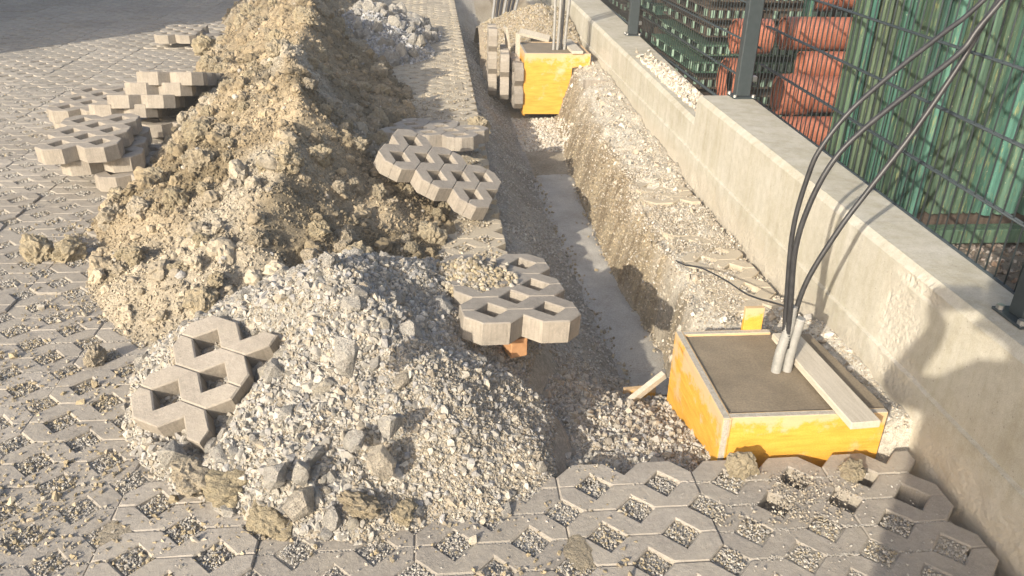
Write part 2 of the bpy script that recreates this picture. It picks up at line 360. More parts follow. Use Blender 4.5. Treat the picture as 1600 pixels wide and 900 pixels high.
def clod_shape(sub, rng):
    V, F = ICO[sub]
    P = V.copy(); r = np.ones(len(V))
    for k in range(3):
        d = rng.normal(size=(7, 3)); d /= np.linalg.norm(d, axis=1)[:, None]
        s = (0.22, 0.14, 0.09)[k]
        ph = rng.uniform(0, 6.28, 7)
        r += s * np.sin((V @ d.T) * (2.2, 4.5, 8.0)[k] + ph[None]).mean(1) * 2.0
    nz = np.sin(V * 5.1 + rng.uniform(0, 6, 3)).prod(1) * 0.16 + np.sin(V[:, [1, 2, 0]] * 9.7 + rng.uniform(0, 6, 3)).prod(1) * 0.14
    r += nz + rng.normal(0, 0.06, len(V))
    return P * r[:, None] * rng.uniform((0.85, 0.8, 0.65), (1.15, 1.0, 0.9)), F
def rand_rot(n, rng):
    q = rng.normal(size=(n, 4)); q /= np.linalg.norm(q, axis=1)[:, None]
    a, b, c, d = q.T
    return np.stack([1 - 2 * (c * c + d * d), 2 * (b * c - a * d), 2 * (b * d + a * c), 2 * (b * c + a * d), 1 - 2 * (b * b + d * d), 2 * (c * d - a * b),
                     2 * (b * d - a * c), 2 * (c * d + a * b), 1 - 2 * (b * b + c * c)], 1).reshape(n, 3, 3)
SHAPES = {(s): [rock_shape(s, RNG) for _ in range(14)] for s in (0, 1, 2)}
SHAPES['c1'] = [clod_shape(2, RNG) for _ in range(12)]; SHAPES['c2'] = [clod_shape(3, RNG) for _ in range(12)]
def scatter_mesh(name, groups):
    """groups: list of (shape key, positions, sizes, colours): one merged mesh of separate grains"""
    VS, FS, CS = [], [], []; off = 0
    for key, P, S, C in groups:
        protos = SHAPES[key]; pick = RNG.integers(0, len(protos), len(P))
        R = rand_rot(len(P), RNG)
        for k, (pv, pf) in enumerate(protos):
            I = np.nonzero(pick == k)[0]
            if not len(I): continue
            v = np.einsum('nij,vj->nvi', R[I], pv) * S[I][:, None, None] + P[I][:, None]
            f = pf[None] + (np.arange(len(I)) * len(pv))[:, None, None] + off
            VS.append(v.reshape(-1, 3)); FS.append(f.reshape(-1, 3)); CS.append(np.repeat(C[I], len(pv), 0)); off += len(I) * len(pv)
    return mesh_np(name, np.concatenate(VS), np.concatenate(FS), np.concatenate(CS))
def pick_cols(n, pal, rng, jitter=0.12):
    pal = np.array(pal); c = pal[rng.integers(0, len(pal), n)] * (1 + rng.normal(0, jitter, (n, 1)))
    return np.clip(c, 0.02, 0.75)
GREY_PAL = [(0.335, 0.315, 0.28), (0.365, 0.34, 0.295), (0.315, 0.303, 0.285), (0.37, 0.335, 0.275), (0.34, 0.318, 0.278), (0.34, 0.295, 0.23), (0.40, 0.375, 0.33)]
BEIGE_PAL = [(0.355, 0.31, 0.24), (0.40, 0.355, 0.28), (0.32, 0.27, 0.20), (0.42, 0.385, 0.325), (0.30, 0.265, 0.215)]
SOIL_PAL = [(0.35, 0.29, 0.195), (0.31, 0.255, 0.165), (0.39, 0.335, 0.24), (0.27, 0.225, 0.15), (0.38, 0.345, 0.28), (0.34, 0.28, 0.18)]
HOLE_PAL = [(0.37, 0.345, 0.305), (0.40, 0.375, 0.33), (0.34, 0.315, 0.28), (0.43, 0.405, 0.36), (0.36, 0.335, 0.295)]

# ------------------------------------------------------------------ the lie of the land
U = 0.0985; LX, LY = 0.225, 1.535                         # half pitch and origin of the paver lattice
def I1(y, ys, xs): return np.interp(y, ys, xs)
EDGE_X = LX + U                                           # pavement edge along the trench
YF = LY + 3 * U                                           # pavement edge in front of the near shuttering
def trench_lines(y):
    xl = I1(y, [1.8, 2.4, 3.0, 3.4, 4.2, 14], [0.30, 0.30, 0.31, 0.32, EDGE_X - 0.01, EDGE_X - 0.01])
    fl = I1(y, [1.8, 2.3, 2.9, 3.2, 4, 5.1, 6.3, 7.8, 14], [0.62, 0.74, 0.80, 0.78, 0.755, 0.72, 0.69, 0.68, 0.6])
    fr = I1(y, [1.8, 2.3, 3.03, 3.9, 5.1, 6.6, 7.5, 9, 14], [0.80, 0.90, 1.02, 0.965, 0.97, 1.06, 1.10, 0.95, 0.9])
    bt = I1(y, [1.8, 2.6, 2.8, 3.3, 4.4, 5.4, 7.1, 8, 14], [0.86, 0.98, 1.00, 1.05, 1.13, 1.13, 1.22, 1.25, 1.3])
    zf = I1(y, [1.8, 1.9, 2.05, 2.37, 2.6, 2.9, 9, 11], [-0.075, -0.07, -0.09, -0.18, -0.30, -0.40, -0.40, -0.30])
    return xl, fl, fr, bt, zf
def ledge_z(x, y):
    z = -0.035 + 0.045 * sstep(1.0, 1.25, x) + 0.10 * sstep(4.4, 6.9, y) * sstep(1.0, 1.4, x)
    z = z + 0.05 * sstep(1.30, 1.45, x) * sstep(2.9, 2.4, y) * sstep(1.75, 1.9, y)
    z = z - 0.018 * sstep(1.10, 1.18, x) * sstep(2.6, 2.75, y) * sstep(4.4, 4.1, y) - 0.035 * sstep(1.405, 1.43, x) * sstep(2.5, 2.7, y) * sstep(4.6, 4.3, y)
    return z + 0.022 * fbm(x, y, 6, 4, 5) + 0.006 * fbm(x, y, 30, 2, 15)
def terrain(x, y):
    x = np.asarray(x, float); y = np.asarray(y, float)
    xl, fl, fr, bt, zf = trench_lines(y)
    wob = 0.03 * fbm(x * 0 + 1.7, y, 2.4, 3, 31); wob2 = 0.05 * fbm(x * 0 + 4.1, y, 3.1, 4, 33)
    base = np.full_like(x, -0.088)
    tl = np.clip((x - xl) / np.maximum(fl + wob - xl, 0.02), 0, 1)
    left = base + (zf - base) * (0.25 * tl + 0.75 * sstep(0, 1, tl))
    tr = np.clip((x - (fr + wob2 * 0.6)) / np.maximum(bt + wob2 - fr - wob2 * 0.6, 0.05), 0, 1)
    lz = ledge_z(x, y)
    right = zf + (lz - zf) * (1 - (1 - tr) ** 1.5)
    z = np.where(x < xl, base, np.where(x < fl + wob, left, np.where(x < fr + wob2 * 0.6, zf, right)))
    rough = 0.02 * fbm(x, y, 9, 4, 41) + 0.012 * fbm(x, y, 28, 3, 43)
    floor = (x > fl) & (x < fr)
    intr = (x > xl) & (y > YF - 0.02)
    z = np.where(intr, z + np.where(floor, 0.25, 1.0) * rough, base)
    z = np.where(y < YF, -0.088, z)
    dig = (y > YF - 0.03) & (y < 1.90) & (x > 0.78) & (x < 1.34)
    z = np.where(dig, np.minimum(z, -0.15 + 0.05 * fbm(x, y, 8, 2, 47)), z)
    z = np.where((y >= YF) & (y < YF + 0.05) & intr, np.minimum(z, -0.088 + (y - YF) * 0.8), z)
    z = np.where(x > 1.47, -0.10 + 0 * z, z)                # under the wall
    return z
SOIL = np.array([  # y, left foot, ridge, right foot, height
    (2.50, -1.00, -0.85, -0.45, 0.0), (2.75, -1.18, -0.80, -0.20, 0.14), (3.1, -1.44, -0.66, 0.00, 0.36), (3.75, -1.62, -0.62, 0.08, 0.57),
    (4.3, -1.63, -0.66, 0.05, 0.64), (4.9, -1.67, -0.74, -0.03, 0.66), (6.4, -1.88, -0.92, -0.16, 0.67), (7.6, -2.05, -1.10, -0.40, 0.67),
    (9.0, -2.25, -1.30, -0.55, 0.64), (13.5, -2.9, -1.7, -0.7, 0.62)])
def soil_h(x, y):
    yy = y + 0.12 * fbm(x, y, 1.7, 3, 51)
    xl, xc, xr, H = [np.interp(yy, SOIL[:, 0], SOIL[:, k]) for k in (1, 2, 3, 4)]
    xc = xc + 0.10 * fbm(x * 0 + 2.2, y, 1.3, 3, 53)
    d = np.where(x < xc, (xc - x) / np.maximum(xc - xl, 0.05), (x - xc) / np.maximum(xr - xc, 0.05))
    d = d + 0.10 * fbm(x, y, 2.6, 3, 57)
    prof = np.clip(1 - d, -0.6, 1)
    h = H * np.where(prof > 0, np.where(x < xc, np.abs(prof) ** 0.92 * (1 - 0.08 * prof), 0.58 * prof + 0.36 * prof ** 3), prof)
    k = np.clip(h / 0.12, 0, 1)
    h = h + k * (0.10 * fbm(x, y, 2.8, 4, 61) + 0.05 * fbm(x, y, 9, 3, 63) + 0.03 * np.abs(fbm(x, y, 22, 3, 65)))
    return press(h - 0.015, x, y)
def polar_h(cx, cy, H, ang, rad, pw, seed):
    def f(x, y):
        dx, dy = x - cx, y - cy; a = np.arctan2(dy, dx); r = np.hypot(dx, dy)
        R = np.interp(a, ang, rad, period=2 * np.pi)
        d = r / R + 0.09 * fbm(x, y, 3.0, 3, seed)
        p = np.clip(1 - d, -0.6, 1)
        h = H * np.where(p > 0, np.abs(p) ** pw, 2.2 * p)
        k = np.clip(h / 0.10, 0, 1)
        return h + k * (0.035 * fbm(x, y, 5, 4, seed + 2) + 0.016 * fbm(x, y, 17, 3, seed + 4)) - 0.012
    return f
RC = (-0.33, 2.38)
foot = np.array([(-1.02, 2.34), (-0.97, 2.20), (-0.88, 1.94), (-0.62, 1.71), (-0.35, 1.60), (-0.07, 1.585), (0.17, 1.61), (0.31, 1.75), (0.33, 1.93), (0.33, 2.25), (0.33, 2.6), (0.28, 2.95), (0.05, 3.15), (-0.3, 3.2), (-0.7, 3.0)])
fa = np.arctan2(foot[:, 1] - RC[1], foot[:, 0] - RC[0]); fr_ = np.hypot(foot[:, 0] - RC[0], foot[:, 1] - RC[1])
od = np.argsort(fa)
_rub = polar_h(RC[0], RC[1], 0.44, fa[od], fr_[od], 0.85, 71)
def rubble_h(x, y):
    # the side over the trench runs on down the bank
    return press(_rub(x, y), x, y)
far_rubble_h = polar_h(-0.62, 8.6, 0.40, [-3.1, -1.6, 0, 1.6], [0.6, 1.2, 0.55, 1.5], 0.9, 81)
sand_h = polar_h(1.14, 8.75, 0.40, [-3.1, -1.9, -1.2, 0, 1.6], [0.42, 0.85, 1.1, 0.7, 1.6], 0.85, 91)
LOOSE_NEAR = [((-0.716, 2.113, 0.174), (24.3, 3.1, -28.1), 0.15, 0.20), ((0.248, 2.55, 0.23), (-2.2, 3.6, 7.1), 0.20, 0.30), ((0.035, 3.873, 0.237), (24.6, -6.5, 73), 0.20, 0.30)]
def press(h, x, y, sink=0.012, margin=0.05):
    # the stones lying on the heaps have sunk a little into them
    for pos, rot, hw_, hl_ in LOOSE_NEAR:
        R = np.array(Euler([math.radians(a) for a in rot]).to_matrix()); n = R[:, 2]
        zt = pos[2] - (n[0] * (x - pos[0]) + n[1] * (y - pos[1])) / n[2]
        d = np.stack([x - pos[0], y - pos[1], zt - pos[2]], -1); l = d @ R
        out = np.maximum(np.abs(l[..., 0]) - hw_, np.abs(l[..., 1]) - hl_)
        lim = zt - 0.08 / n[2] + sink + np.maximum(out + 0.01, 0) * 1.1
        h = np.where(out < 0.25, np.minimum(h, lim), h)
    return h
def top_z(x, y):
    return np.maximum.reduce([soil_h(x, y), rubble_h(x, y), far_rubble_h(x, y), terrain(x, y)])

def axis(segs):
    out = []
    for a, b, s in segs: out.append(np.arange(a, b - 1e-6, s))
    out.append([segs[-1][1]]); return np.concatenate(out)
def grid_mesh(name, xs, ys, zf, cf, keep=None):
    X, Y = np.meshgrid(xs, ys); x, y = X.ravel(), Y.ravel(); z = zf(x, y)
    nx, ny = len(xs), len(ys)
    i = (np.arange(ny - 1)[:, None] * nx + np.arange(nx - 1)[None]).ravel()
    F = np.stack([i, i + 1, i + nx + 1, i + nx], 1)
    if keep is not None:
        k = keep(x, y, z); F = F[k[F].any(1)]
        used = np.unique(F); re = np.full(len(x), -1); re[used] = np.arange(len(used)); F = re[F]
        x, y, z = x[used], y[used], z[used]
    me = mesh_np(name, np.stack([x, y, z], 1), F, cf(x, y, z))
    me.polygons.foreach_set('use_smooth', np.ones(len(me.polygons), bool))
    return me

# ground sheet with the trench cut into it
def ground_col(x, y, z):
    xl, fl, fr, bt, zf = trench_lines(y)
    n = fbm(x, y, 5, 5, 101); n2 = fbm(x, y, 18, 3, 103)
    c = lerpc((0.36, 0.32, 0.25), (0.46, 0.42, 0.35), np.clip(0.5 + n, 0, 1))
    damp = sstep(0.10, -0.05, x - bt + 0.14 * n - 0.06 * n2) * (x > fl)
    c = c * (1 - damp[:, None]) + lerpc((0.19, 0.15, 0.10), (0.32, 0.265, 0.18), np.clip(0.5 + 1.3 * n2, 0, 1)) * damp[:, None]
    le = (x > bt + 0.03)
    c = np.where(le[:, None], lerpc((0.42, 0.38, 0.31), (0.52, 0.48, 0.40), np.clip(0.5 + n, 0, 1)), c)
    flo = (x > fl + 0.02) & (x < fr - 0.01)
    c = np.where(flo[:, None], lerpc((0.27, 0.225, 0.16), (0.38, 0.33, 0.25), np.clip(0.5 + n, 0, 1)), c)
    lf = (x < fl + 0.02) & (x > xl)
    c = np.where(lf[:, None], lerpc((0.28, 0.255, 0.215), (0.40, 0.37, 0.315), np.clip(0.5 + n + 0.4 * n2, 0, 1)), c)
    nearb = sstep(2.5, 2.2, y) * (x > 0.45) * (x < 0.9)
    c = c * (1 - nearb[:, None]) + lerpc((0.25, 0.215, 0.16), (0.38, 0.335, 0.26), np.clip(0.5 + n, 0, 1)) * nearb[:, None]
    return c
gx = axis([(-60, -10, 5), (-10, -0.2, 0.5), (-0.2, 1.6, 0.016), (1.6, 8, 0.4), (8, 60, 4)])
gy = axis([(-30, -1, 2), (-1, 1.7, 0.3), (1.7, 5.0, 0.018), (5.0, 10.5, 0.035), (10.5, 14, 0.25), (14, 90, 4)])
def terr2(x, y):
    z = terrain(x, y)
    yard = sstep(1.56, 1.62, x) * 0.10
    z = z + yard + (x > 1.62) * (0.012 * fbm(x, y, 4, 3, 111))
    far = sstep(11.5, 13.5, y) * (x < 1.47) * (x > 0.2)
    return z * (1 - far) + far * -0.088
def gcol2(x, y, z):
    c = ground_col(x, y, z); n = fbm(x, y, 3, 4, 113)
    yd = (x > 1.5)
    return np.where(yd[:, None], lerpc((0.10, 0.082, 0.065), (0.19, 0.165, 0.135), np.clip(0.5 + n, 0, 1)), c)
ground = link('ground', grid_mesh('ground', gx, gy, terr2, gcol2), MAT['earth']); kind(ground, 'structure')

# bed of thin concrete on the trench floor
def bed_strip():
    ys = np.arange(2.55, 5.6, 0.03); V, F = [], []; nu = 14
    for k, y in enumerate(ys):
        xl, fl, fr, bt, zf = [float(v) for v in trench_lines(y)]
        e0 = fl - 0.03 + 0.02 * float(fbm(np.array([1.0]), np.array([y]), 5, 3, 3)[0]); e1 = fr + 0.02 + 0.03 * float(fbm(np.array([6.0]), np.array([y]), 5, 3, 3)[0])
        for j in range(nu):
            t = j / (nu - 1); x = e0 + (e1 - e0) * t
            z = zf + 0.016 + 0.014 * float(fbm(np.array([x]), np.array([y]), 7, 4, 9)[0]) - 0.03 * (abs(2 * t - 1) ** 6)
            V.append((x, y, z))
    for k in range(len(ys) - 1):
        for j in range(nu - 1): F.append((k * nu + j, k * nu + j + 1, (k + 1) * nu + j + 1, (k + 1) * nu + j))
    me = bpy.data.meshes.new('trench_floor'); me.from_pydata(V, [], F); me.update()
    return link('trench_floor', me, MAT['bed'], smooth=True)
kind(bed_strip(), 'structure')

# ------------------------------------------------------------------ grass pavers
def paver_mesh(name, nx, ny, par=0, u=U, th=0.08, a=0.0525, c=0.0045, gap=0.0014, jit=0.0, seed=0):
    """lobed concrete lattice stone: nx half pitches wide, ny rows deep, square holes set on the diagonal"""
    rng = random.Random(seed)
    V, F = [], []
    W, L = nx * u, ny * u
    def chain(j, sgn):
        hs = [i * u for i in range(nx + 1) if (i + j + par) % 2 == 0]; pts = []
        y = j * u
        if not hs or hs[0] > 1e-6: pts.append((0, y))
        for h in hs:
            for dx, dy in ((-a, 0), (0, a * sgn), (a, 0)):
                if -1e-9 <= h + dx <= W + 1e-9: pts.append((h + dx, y + dy))
        if not hs or hs[-1] < W - 1e-6: pts.append((W, y))
        return pts
    for j in range(ny):
        lo, hi = chain(j, 1), chain(j + 1, -1)
        P = lo + hi[::-1]
        n = len(P)
        Pn = np.array(P)
        def inset(d):
            out = []
            for k in range(n):
                p0, p1, p2 = Pn[k - 1], Pn[k], Pn[(k + 1) % n]
                e1 = (p1 - p0) / np.linalg.norm(p1 - p0); e2 = (p2 - p1) / np.linalg.norm(p2 - p1)
                n1 = np.array((-e1[1], e1[0])); n2 = np.array((-e2[1], e2[0]))
                q = n1 + n2; q = q / max(np.dot(q, n1), 0.35) if np.linalg.norm(q) > 1e-6 else n1
                out.append(p1 + q * d)
            return np.array(out)
        Pt = inset(c); Po = inset(gap * 0.4)
        dz = rng.uniform(-jit, jit)
        nzv = lambda A, k=0.0009: [(float(p[0] + rng.gauss(0, k)), float(p[1] + rng.gauss(0, k))) for p in A]
        Pt = np.array(nzv(Pt))
        b = len(V)
        V += [(x - W / 2, y - L / 2, -c * 0.9) for x, y in Po] + [(x - W / 2, y - L / 2, dz) for x, y in Pt] + [(x - W / 2, y - L / 2, -th) for x, y in Po]
        F.append([b + n + k for k in range(n)])
        F.append([b + 2 * n + k for k in range(n)][::-1])
        for k in range(n):
            k2 = (k + 1) % n
            F.append([b + k, b + k2, b + n + k2, b + n + k])
            y1, y2 = P[k][1], P[k2][1]
            seam = abs(y1 - y2) < 1e-6 and 1e-6 < y1 < L - 1e-6 and abs(y1 / u - round(y1 / u)) < 1e-6
            if not seam: F.append([b + 2 * n + k, b + 2 * n + k2, b + k2, b + k])
    me = bpy.data.meshes.new(name); me.from_pydata(V, [], F); me.update()
    return me
PV = [paver_mesh('paver', 4, 6, jit=0.0008, seed=s) for s in range(4)]
PV3 = [paver_mesh('paver_narrow', 3, 6, jit=0.0008, seed=s) for s in range(2)]
for m_ in PV + PV3: m_.materials.append(MAT['paver'])
PVD = [m_.copy() for m_ in PV]; PVD3 = [m_.copy() for m_ in PV3]
for m_ in PVD + PVD3: m_.materials.clear(); m_.materials.append(MAT['paver_dusty'])
PL = paver_mesh('loose_paver', 4, 6, u=0.1, a=0.054, jit=0.0008, seed=9); PL.materials.append(MAT['paver_loose'])
PLB = paver_mesh('broken_paver', 3, 4, u=0.1, a=0.054, jit=0.0008, seed=10); PLB.materials.append(MAT['paver_loose'])

def proj(p):
    d = Vector(p) - Vector((0, 0, CAMH)); wz = d.dot(fw)
    if wz < 0.05: return None
    return 800 + FPX * d.dot(rt) / wz, 450 - FPX * d.dot(up) / wz, wz

# bedding gravel seen in the holes: the sheet of the pavement itself
def bed_z(x, y):
    z = -0.008 + 0.006 * fbm(x, y, 7, 3, 121) + 0.004 * fbm(x, y, 60, 2, 123)
    emp = np.zeros_like(x)
    for hx, hy in ((0.915, 1.633), (1.014, 1.732), (1.11, 1.633), (1.21, 1.732), (1.31, 1.633)):
        emp = np.maximum(emp, sstep(0.11, 0.07, np.hypot(x - hx, y - hy)))
    st = sstep(-0.95, -0.8, x) * sstep(2.8, 3.0, y)
    z = z + st * (0.004 + 0.007 * fbm(x, y, 5, 4, 129))
    return z - 0.05 * emp
def bed_col(x, y, z):
    n = fbm(x, y, 90, 2, 125); n2 = fbm(x, y, 2.0, 4, 127)
    c = lerpc((0.29, 0.27, 0.235), (0.41, 0.385, 0.34), np.clip(0.5 + 1.2 * n, 0, 1))
    s = np.clip(np.clip(0.35 + n2, 0, 1) * 0.5 + sstep(-0.95, -0.8, x) * sstep(2.8, 3.0, y), 0, 0.9)
    return c * (1 - s[:, None]) + np.array((0.40, 0.34, 0.25))[None] * s[:, None]
def bed_keep(x, y, z):
    k1 = (y < YF - 0.06) & (x < 1.36) & (x > -12)
    k2 = (x < EDGE_X - 0.06) & (x > -14)
    return (k1 | k2)
px_ = axis([(-12, -2.4, 0.12), (-2.4, 1.362, 0.022)]); py_ = axis([(-1.2, 1.2, 0.12), (1.2, 3.4, 0.022), (3.4, 6, 0.05), (6, 15, 0.12)])
pavement = link('pavement', grid_mesh('pavement_bed', px_, py_, bed_z, bed_col, keep=lambda x, y, z: bed_keep(x + 0.03, y + 0.03, z) & bed_keep(x - 0.0, y, z)), MAT['earth'])
kind(pavement, 'structure')

stones = []
for k in range(-36, 3):
    i0 = 1 + 4 * k; nx = 3 if k == 2 else 4
    for mrow in range(-5, 24):
        j0 = 3 + 6 * (mrow - 1)                            # mrow 0 is the row that ends at YF
        if k >= 0 and mrow > 0: continue
        if k == -1 and mrow in (1, 2): continue
        x0, y0 = LX + i0 * U, LY + j0 * U
        cx, cy = x0 + nx * U / 2, y0 + 3 * U
        if cy > 14.5 or cy < -0.9 or cx < -13: continue
        if True:
            cs = np.array([(cx + a_ * nx * U / 2, cy + b_ * 3 * U) for a_ in (-1, 0, 1) for b_ in (-1, 0, 1)])
            cover = np.maximum(soil_h(cs[:, 0], cs[:, 1]), np.maximum(rubble_h(cs[:, 0], cs[:, 1]), far_rubble_h(cs[:, 0], cs[:, 1])))
            if cover.min() > 0.05: continue
            p = proj((cx, cy, 0))
            vis = p is not None and -90 < p[0] < 1690 and -40 < p[1] < 960
            stones.append((vis, (p[2] if p else 99), k, cx, cy, nx))
# dusty pavers on the ledge beside the wall
for mrow in range(1, 4):
    cx = LX + 9 * U + 1.5 * U; cy = 2.72 + 0.2955 + (mrow - 1) * 0.60
    if cy < 4.6: stones.append((True, 0.5, 99, cx, cy, 3))
stones.sort(key=lambda s: (not s[0], s[1]))
VS, FS = [], []; nv = 0
for q, (vis, dep, k, cx, cy, nx) in enumerate(stones):
    dusty = (k in (-1, -2, -3) and cy > 2.9) or k == 99
    lst = (PVD3 if nx == 3 else PVD) if dusty else (PV3 if nx == 3 else PV)
    me = lst[q % len(lst)]
    tx, ty, tz = random.gauss(0, 0.006), random.gauss(0, 0.006), random.gauss(0, 0.0022)
    zz = tz
    if k == 99:
        tx, ty = random.gauss(0.0, 0.02), random.gauss(-0.02, 0.015); zz = 0.007 + random.gauss(0, 0.006)
    if vis and q < 300:
        o = link('paver', me, None, pavement); o.location = (cx, cy, zz); o.rotation_euler = (tx, ty, random.gauss(0, 0.002))
    else:
        n = len(me.vertices); co = np.empty(n * 3, np.float32); me.vertices.foreach_get('co', co)
        VS.append(co.reshape(-1, 3) + np.array((cx, cy, zz), np.float32))
        FS += [[v + nv for v in p.vertices] for p in me.polygons]; nv += n
me = bpy.data.meshes.new('far_pavers'); me.from_pydata(np.concatenate(VS).tolist(), [], FS); me.update(); me.materials.append(MAT['paver'])
kind(link('paver_field', me, None, pavement), 'stuff')

# ------------------------------------------------------------------ heaps
def soil_col(x, y, z):
    n = fbm(x, y, 2.2, 5, 131); n2 = fbm(x, y, 9, 4, 133)
    c = lerpc((0.245, 0.195, 0.125), (0.365, 0.30, 0.205), np.clip(0.5 + 0.9 * n + 0.4 * n2, 0, 1))
    pale = np.clip(sstep(0.05, 0.35, fbm(x, y, 1.4, 4, 135)) + sstep(3.7, 2.8, y) * 0.7, 0, 1) * 0.75
    c = c * (1 - pale[:, None]) + lerpc((0.33, 0.295, 0.235), (0.40, 0.365, 0.30), np.clip(0.5 + n2, 0, 1)) * pale[:, None]
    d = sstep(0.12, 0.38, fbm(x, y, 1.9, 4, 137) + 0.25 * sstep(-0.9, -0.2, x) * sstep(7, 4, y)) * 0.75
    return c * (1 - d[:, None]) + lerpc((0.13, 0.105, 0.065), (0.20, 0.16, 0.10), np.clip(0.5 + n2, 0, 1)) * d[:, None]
def rub_col(x, y, z):
    n = fbm(x, y, 4, 5, 141); n2 = fbm(x, y, 20, 3, 143)
    c = lerpc((0.27, 0.255, 0.22), (0.36, 0.335, 0.285), np.clip(0.5 + n + 0.5 * n2, 0, 1))
    return c
def heap(name, f, colf, xs, ys, label, cat):
    me = grid_mesh(name, xs, ys, f, colf, keep=lambda x, y, z: z > np.minimum(terrain(x, y), 0) - 0.03 if name != 'soil_heap' else z > -0.04)
    return tag(link(name, me, MAT['earth']), label, cat)
soil = heap('soil_heap', soil_h, soil_col, axis([(-3.3, 0.3, 0.022)]), axis([(2.2, 6.5, 0.022), (6.5, 13.4, 0.045)]),
            'long ridge of yellow-brown dug earth lying on the paving beside the trench', 'earth heap')
rub = heap('rubble_heap', rubble_h, rub_col, axis([(-1.2, 0.75, 0.014)]), axis([(1.45, 3.35, 0.014)]),
           'near heap of pale grey crushed rubble and gravel spilling onto the front paving', 'rubble heap')
rub2 = heap('rubble_heap', far_rubble_h, rub_col, axis([(-1.4, 0.1, 0.03)]), axis([(7.2, 10.3, 0.03)]),
            'far patch of bluish grey broken stone at the back of the earth ridge', 'rubble heap')
sand = tag(link('gravel_heap', grid_mesh('gravel_heap', axis([(0.5, 1.46, 0.022)]), axis([(7.7, 10.4, 0.025)]), sand_h,
            lambda x, y, z: lerpc((0.28, 0.23, 0.165), (0.37, 0.315, 0.24), np.clip(0.5 + fbm(x, y, 8, 4, 151), 0, 1)), keep=lambda x, y, z: z > -0.42), MAT['earth']),
            'pale gravel heap filling the trench behind the far yellow box', 'gravel heap')

def sample(n, x0, x1, y0, y1, prob, rng=RNG):
    x = rng.uniform(x0, x1, n); y = rng.uniform(y0, y1, n); k = rng.uniform(0, 1, n) < prob(x, y)
    return x[k], y[k]
def grains(x, y, zf, smin, smax, pw, rng=RNG, sink=0.25):
    s = smin * (smax / smin) ** (rng.uniform(0, 1, len(x)) ** pw)
    z = zf(x, y) + s * (0.5 - sink)
    return np.stack([x, y, z], 1), s

# ---- soil: crumbs and clods
def soil_mask(x, y): return (soil_h(x, y) > np.maximum(rubble_h(x, y), far_rubble_h(x, y)) - 0.0) & (soil_h(x, y) > -0.012)
def seen(y, y0=2.3): return np.clip((4.2 / np.maximum(y, 1)) ** 1.5, 0, 1)
x, y = sample(190000, -2.4, 0.15, 2.4, 10, lambda x, y: soil_mask(x, y) * np.clip((4.0 / y) ** 1.6, 0.1, 1))
P, S = grains(x, y, soil_h, 0.0035, 0.011, 1.6)
C = soil_col(x, y, 0) * (1 + RNG.normal(0, 0.18, (len(x), 1))) * 1.05
g1 = (0, P, S, np.clip(C, 0.03, 0.7))
x, y = sample(8000, -2.5, 0.15, 2.4, 12, lambda x, y: soil_mask(x, y) * np.clip((5.0 / y) ** 1.2, 0.1, 1))
P, S = grains(x, y, soil_h, 0.009, 0.024, 2.0)
C = soil_col(x, y, 0) * (1 + RNG.normal(0, 0.16, (len(x), 1))); m_ = RNG.uniform(0, 1, len(x)) < 0.07
C[m_] = pick_cols(m_.sum(), GREY_PAL + BEIGE_PAL, RNG)
g2 = ('c1', P, S, np.clip(C, 0.03, 0.7))
x, y = sample(1500, -2.5, 0.15, 2.5, 12, lambda x, y: soil_mask(x, y) * 1.0)
P, S = grains(x, y, soil_h, 0.022, 0.05, 2.2)
g3 = ('c2', P, S, np.clip(soil_col(x, y, 0) * (1 + RNG.normal(0, 0.14, (len(x), 1))), 0.03, 0.7))
kind(link('crumbs', scatter_mesh('soil_crumbs', [g1, g2, g3]), MAT['pebble'], soil), 'stuff')
clod_me = []
for k in range(10):
    v, f = clod_shape(4, RNG); me = mesh_np('clod', v, f); me.materials.append(MAT['clod']); clod_me.append(me)
rock_me = []
for k in range(14):
    v, f = rock_shape(3, RNG); me = mesh_np('stone', v, f); me.materials.append(MAT['rock']); rock_me.append(me)
def put(name, me, x, y, z, s, parent=None, rot=None):
    o = link(name, me, None, parent); o.location = (x, y, z); o.scale = (s, s, s)
    o.rotation_euler = rot or (random.uniform(0, 6.28), random.uniform(0, 6.28), random.uniform(0, 6.28)); return o
x, y = sample(900, -2.2, 0.1, 2.6, 9, lambda x, y: soil_mask(x, y) * np.clip(5 / y, 0, 1))
for k in range(min(190, len(x))):
    s = 0.03 * (2.6 ** (random.random() ** 2)); put('clod', clod_me[k % 10], x[k], y[k], float(soil_h(x[k:k + 1], y[k:k + 1])[0]) + s * 0.25, s, soil)
# ---- near rubble: stones, gravel
def rub_mask(x, y): return (rubble_h(x, y) > soil_h(x, y) - 0.005) & (rubble_h(x, y) > terrain(x, y)) & (rubble_h(x, y) > -0.45)
def fine_side(x, y): return sstep(-0.35, 0.1, x + 0.35 * (2.0 - y) + 0.15 * fbm(x, y, 3, 3, 161))   # finer gravel towards the right
def rz(x, y): return rubble_h(x, y)
x, y = sample(200000, -1.1, 0.65, 1.5, 3.2, lambda x, y: rub_mask(x, y) * (0.8 + 0.2 * fine_side(x, y)))
P, S = grains(x, y, rz, 0.0026, 0.0085, 1.7)
fs = fine_side(x, y); C = pick_cols(len(x), BEIGE_PAL, RNG); C2 = pick_cols(len(x), GREY_PAL, RNG); m_ = RNG.uniform(0, 1, len(x)) > 0.25 + 0.6 * fs; C[m_] = C2[m_]
g1 = (0, P, S, C)
x, y = sample(22000, -1.1, 0.65, 1.5, 3.2, lambda x, y: rub_mask(x, y) * (1 - 0.62 * fine_side(x, y)))
P, S = grains(x, y, rz, 0.007, 0.019, 1.5, sink=0.4); g2 = (1, P, S, pick_cols(len(x), GREY_PAL, RNG, 0.14))
x, y = sample(2200, -1.1, 0.6, 1.5, 3.2, lambda x, y: rub_mask(x, y) * (1 - 0.8 * fine_side(x, y)))
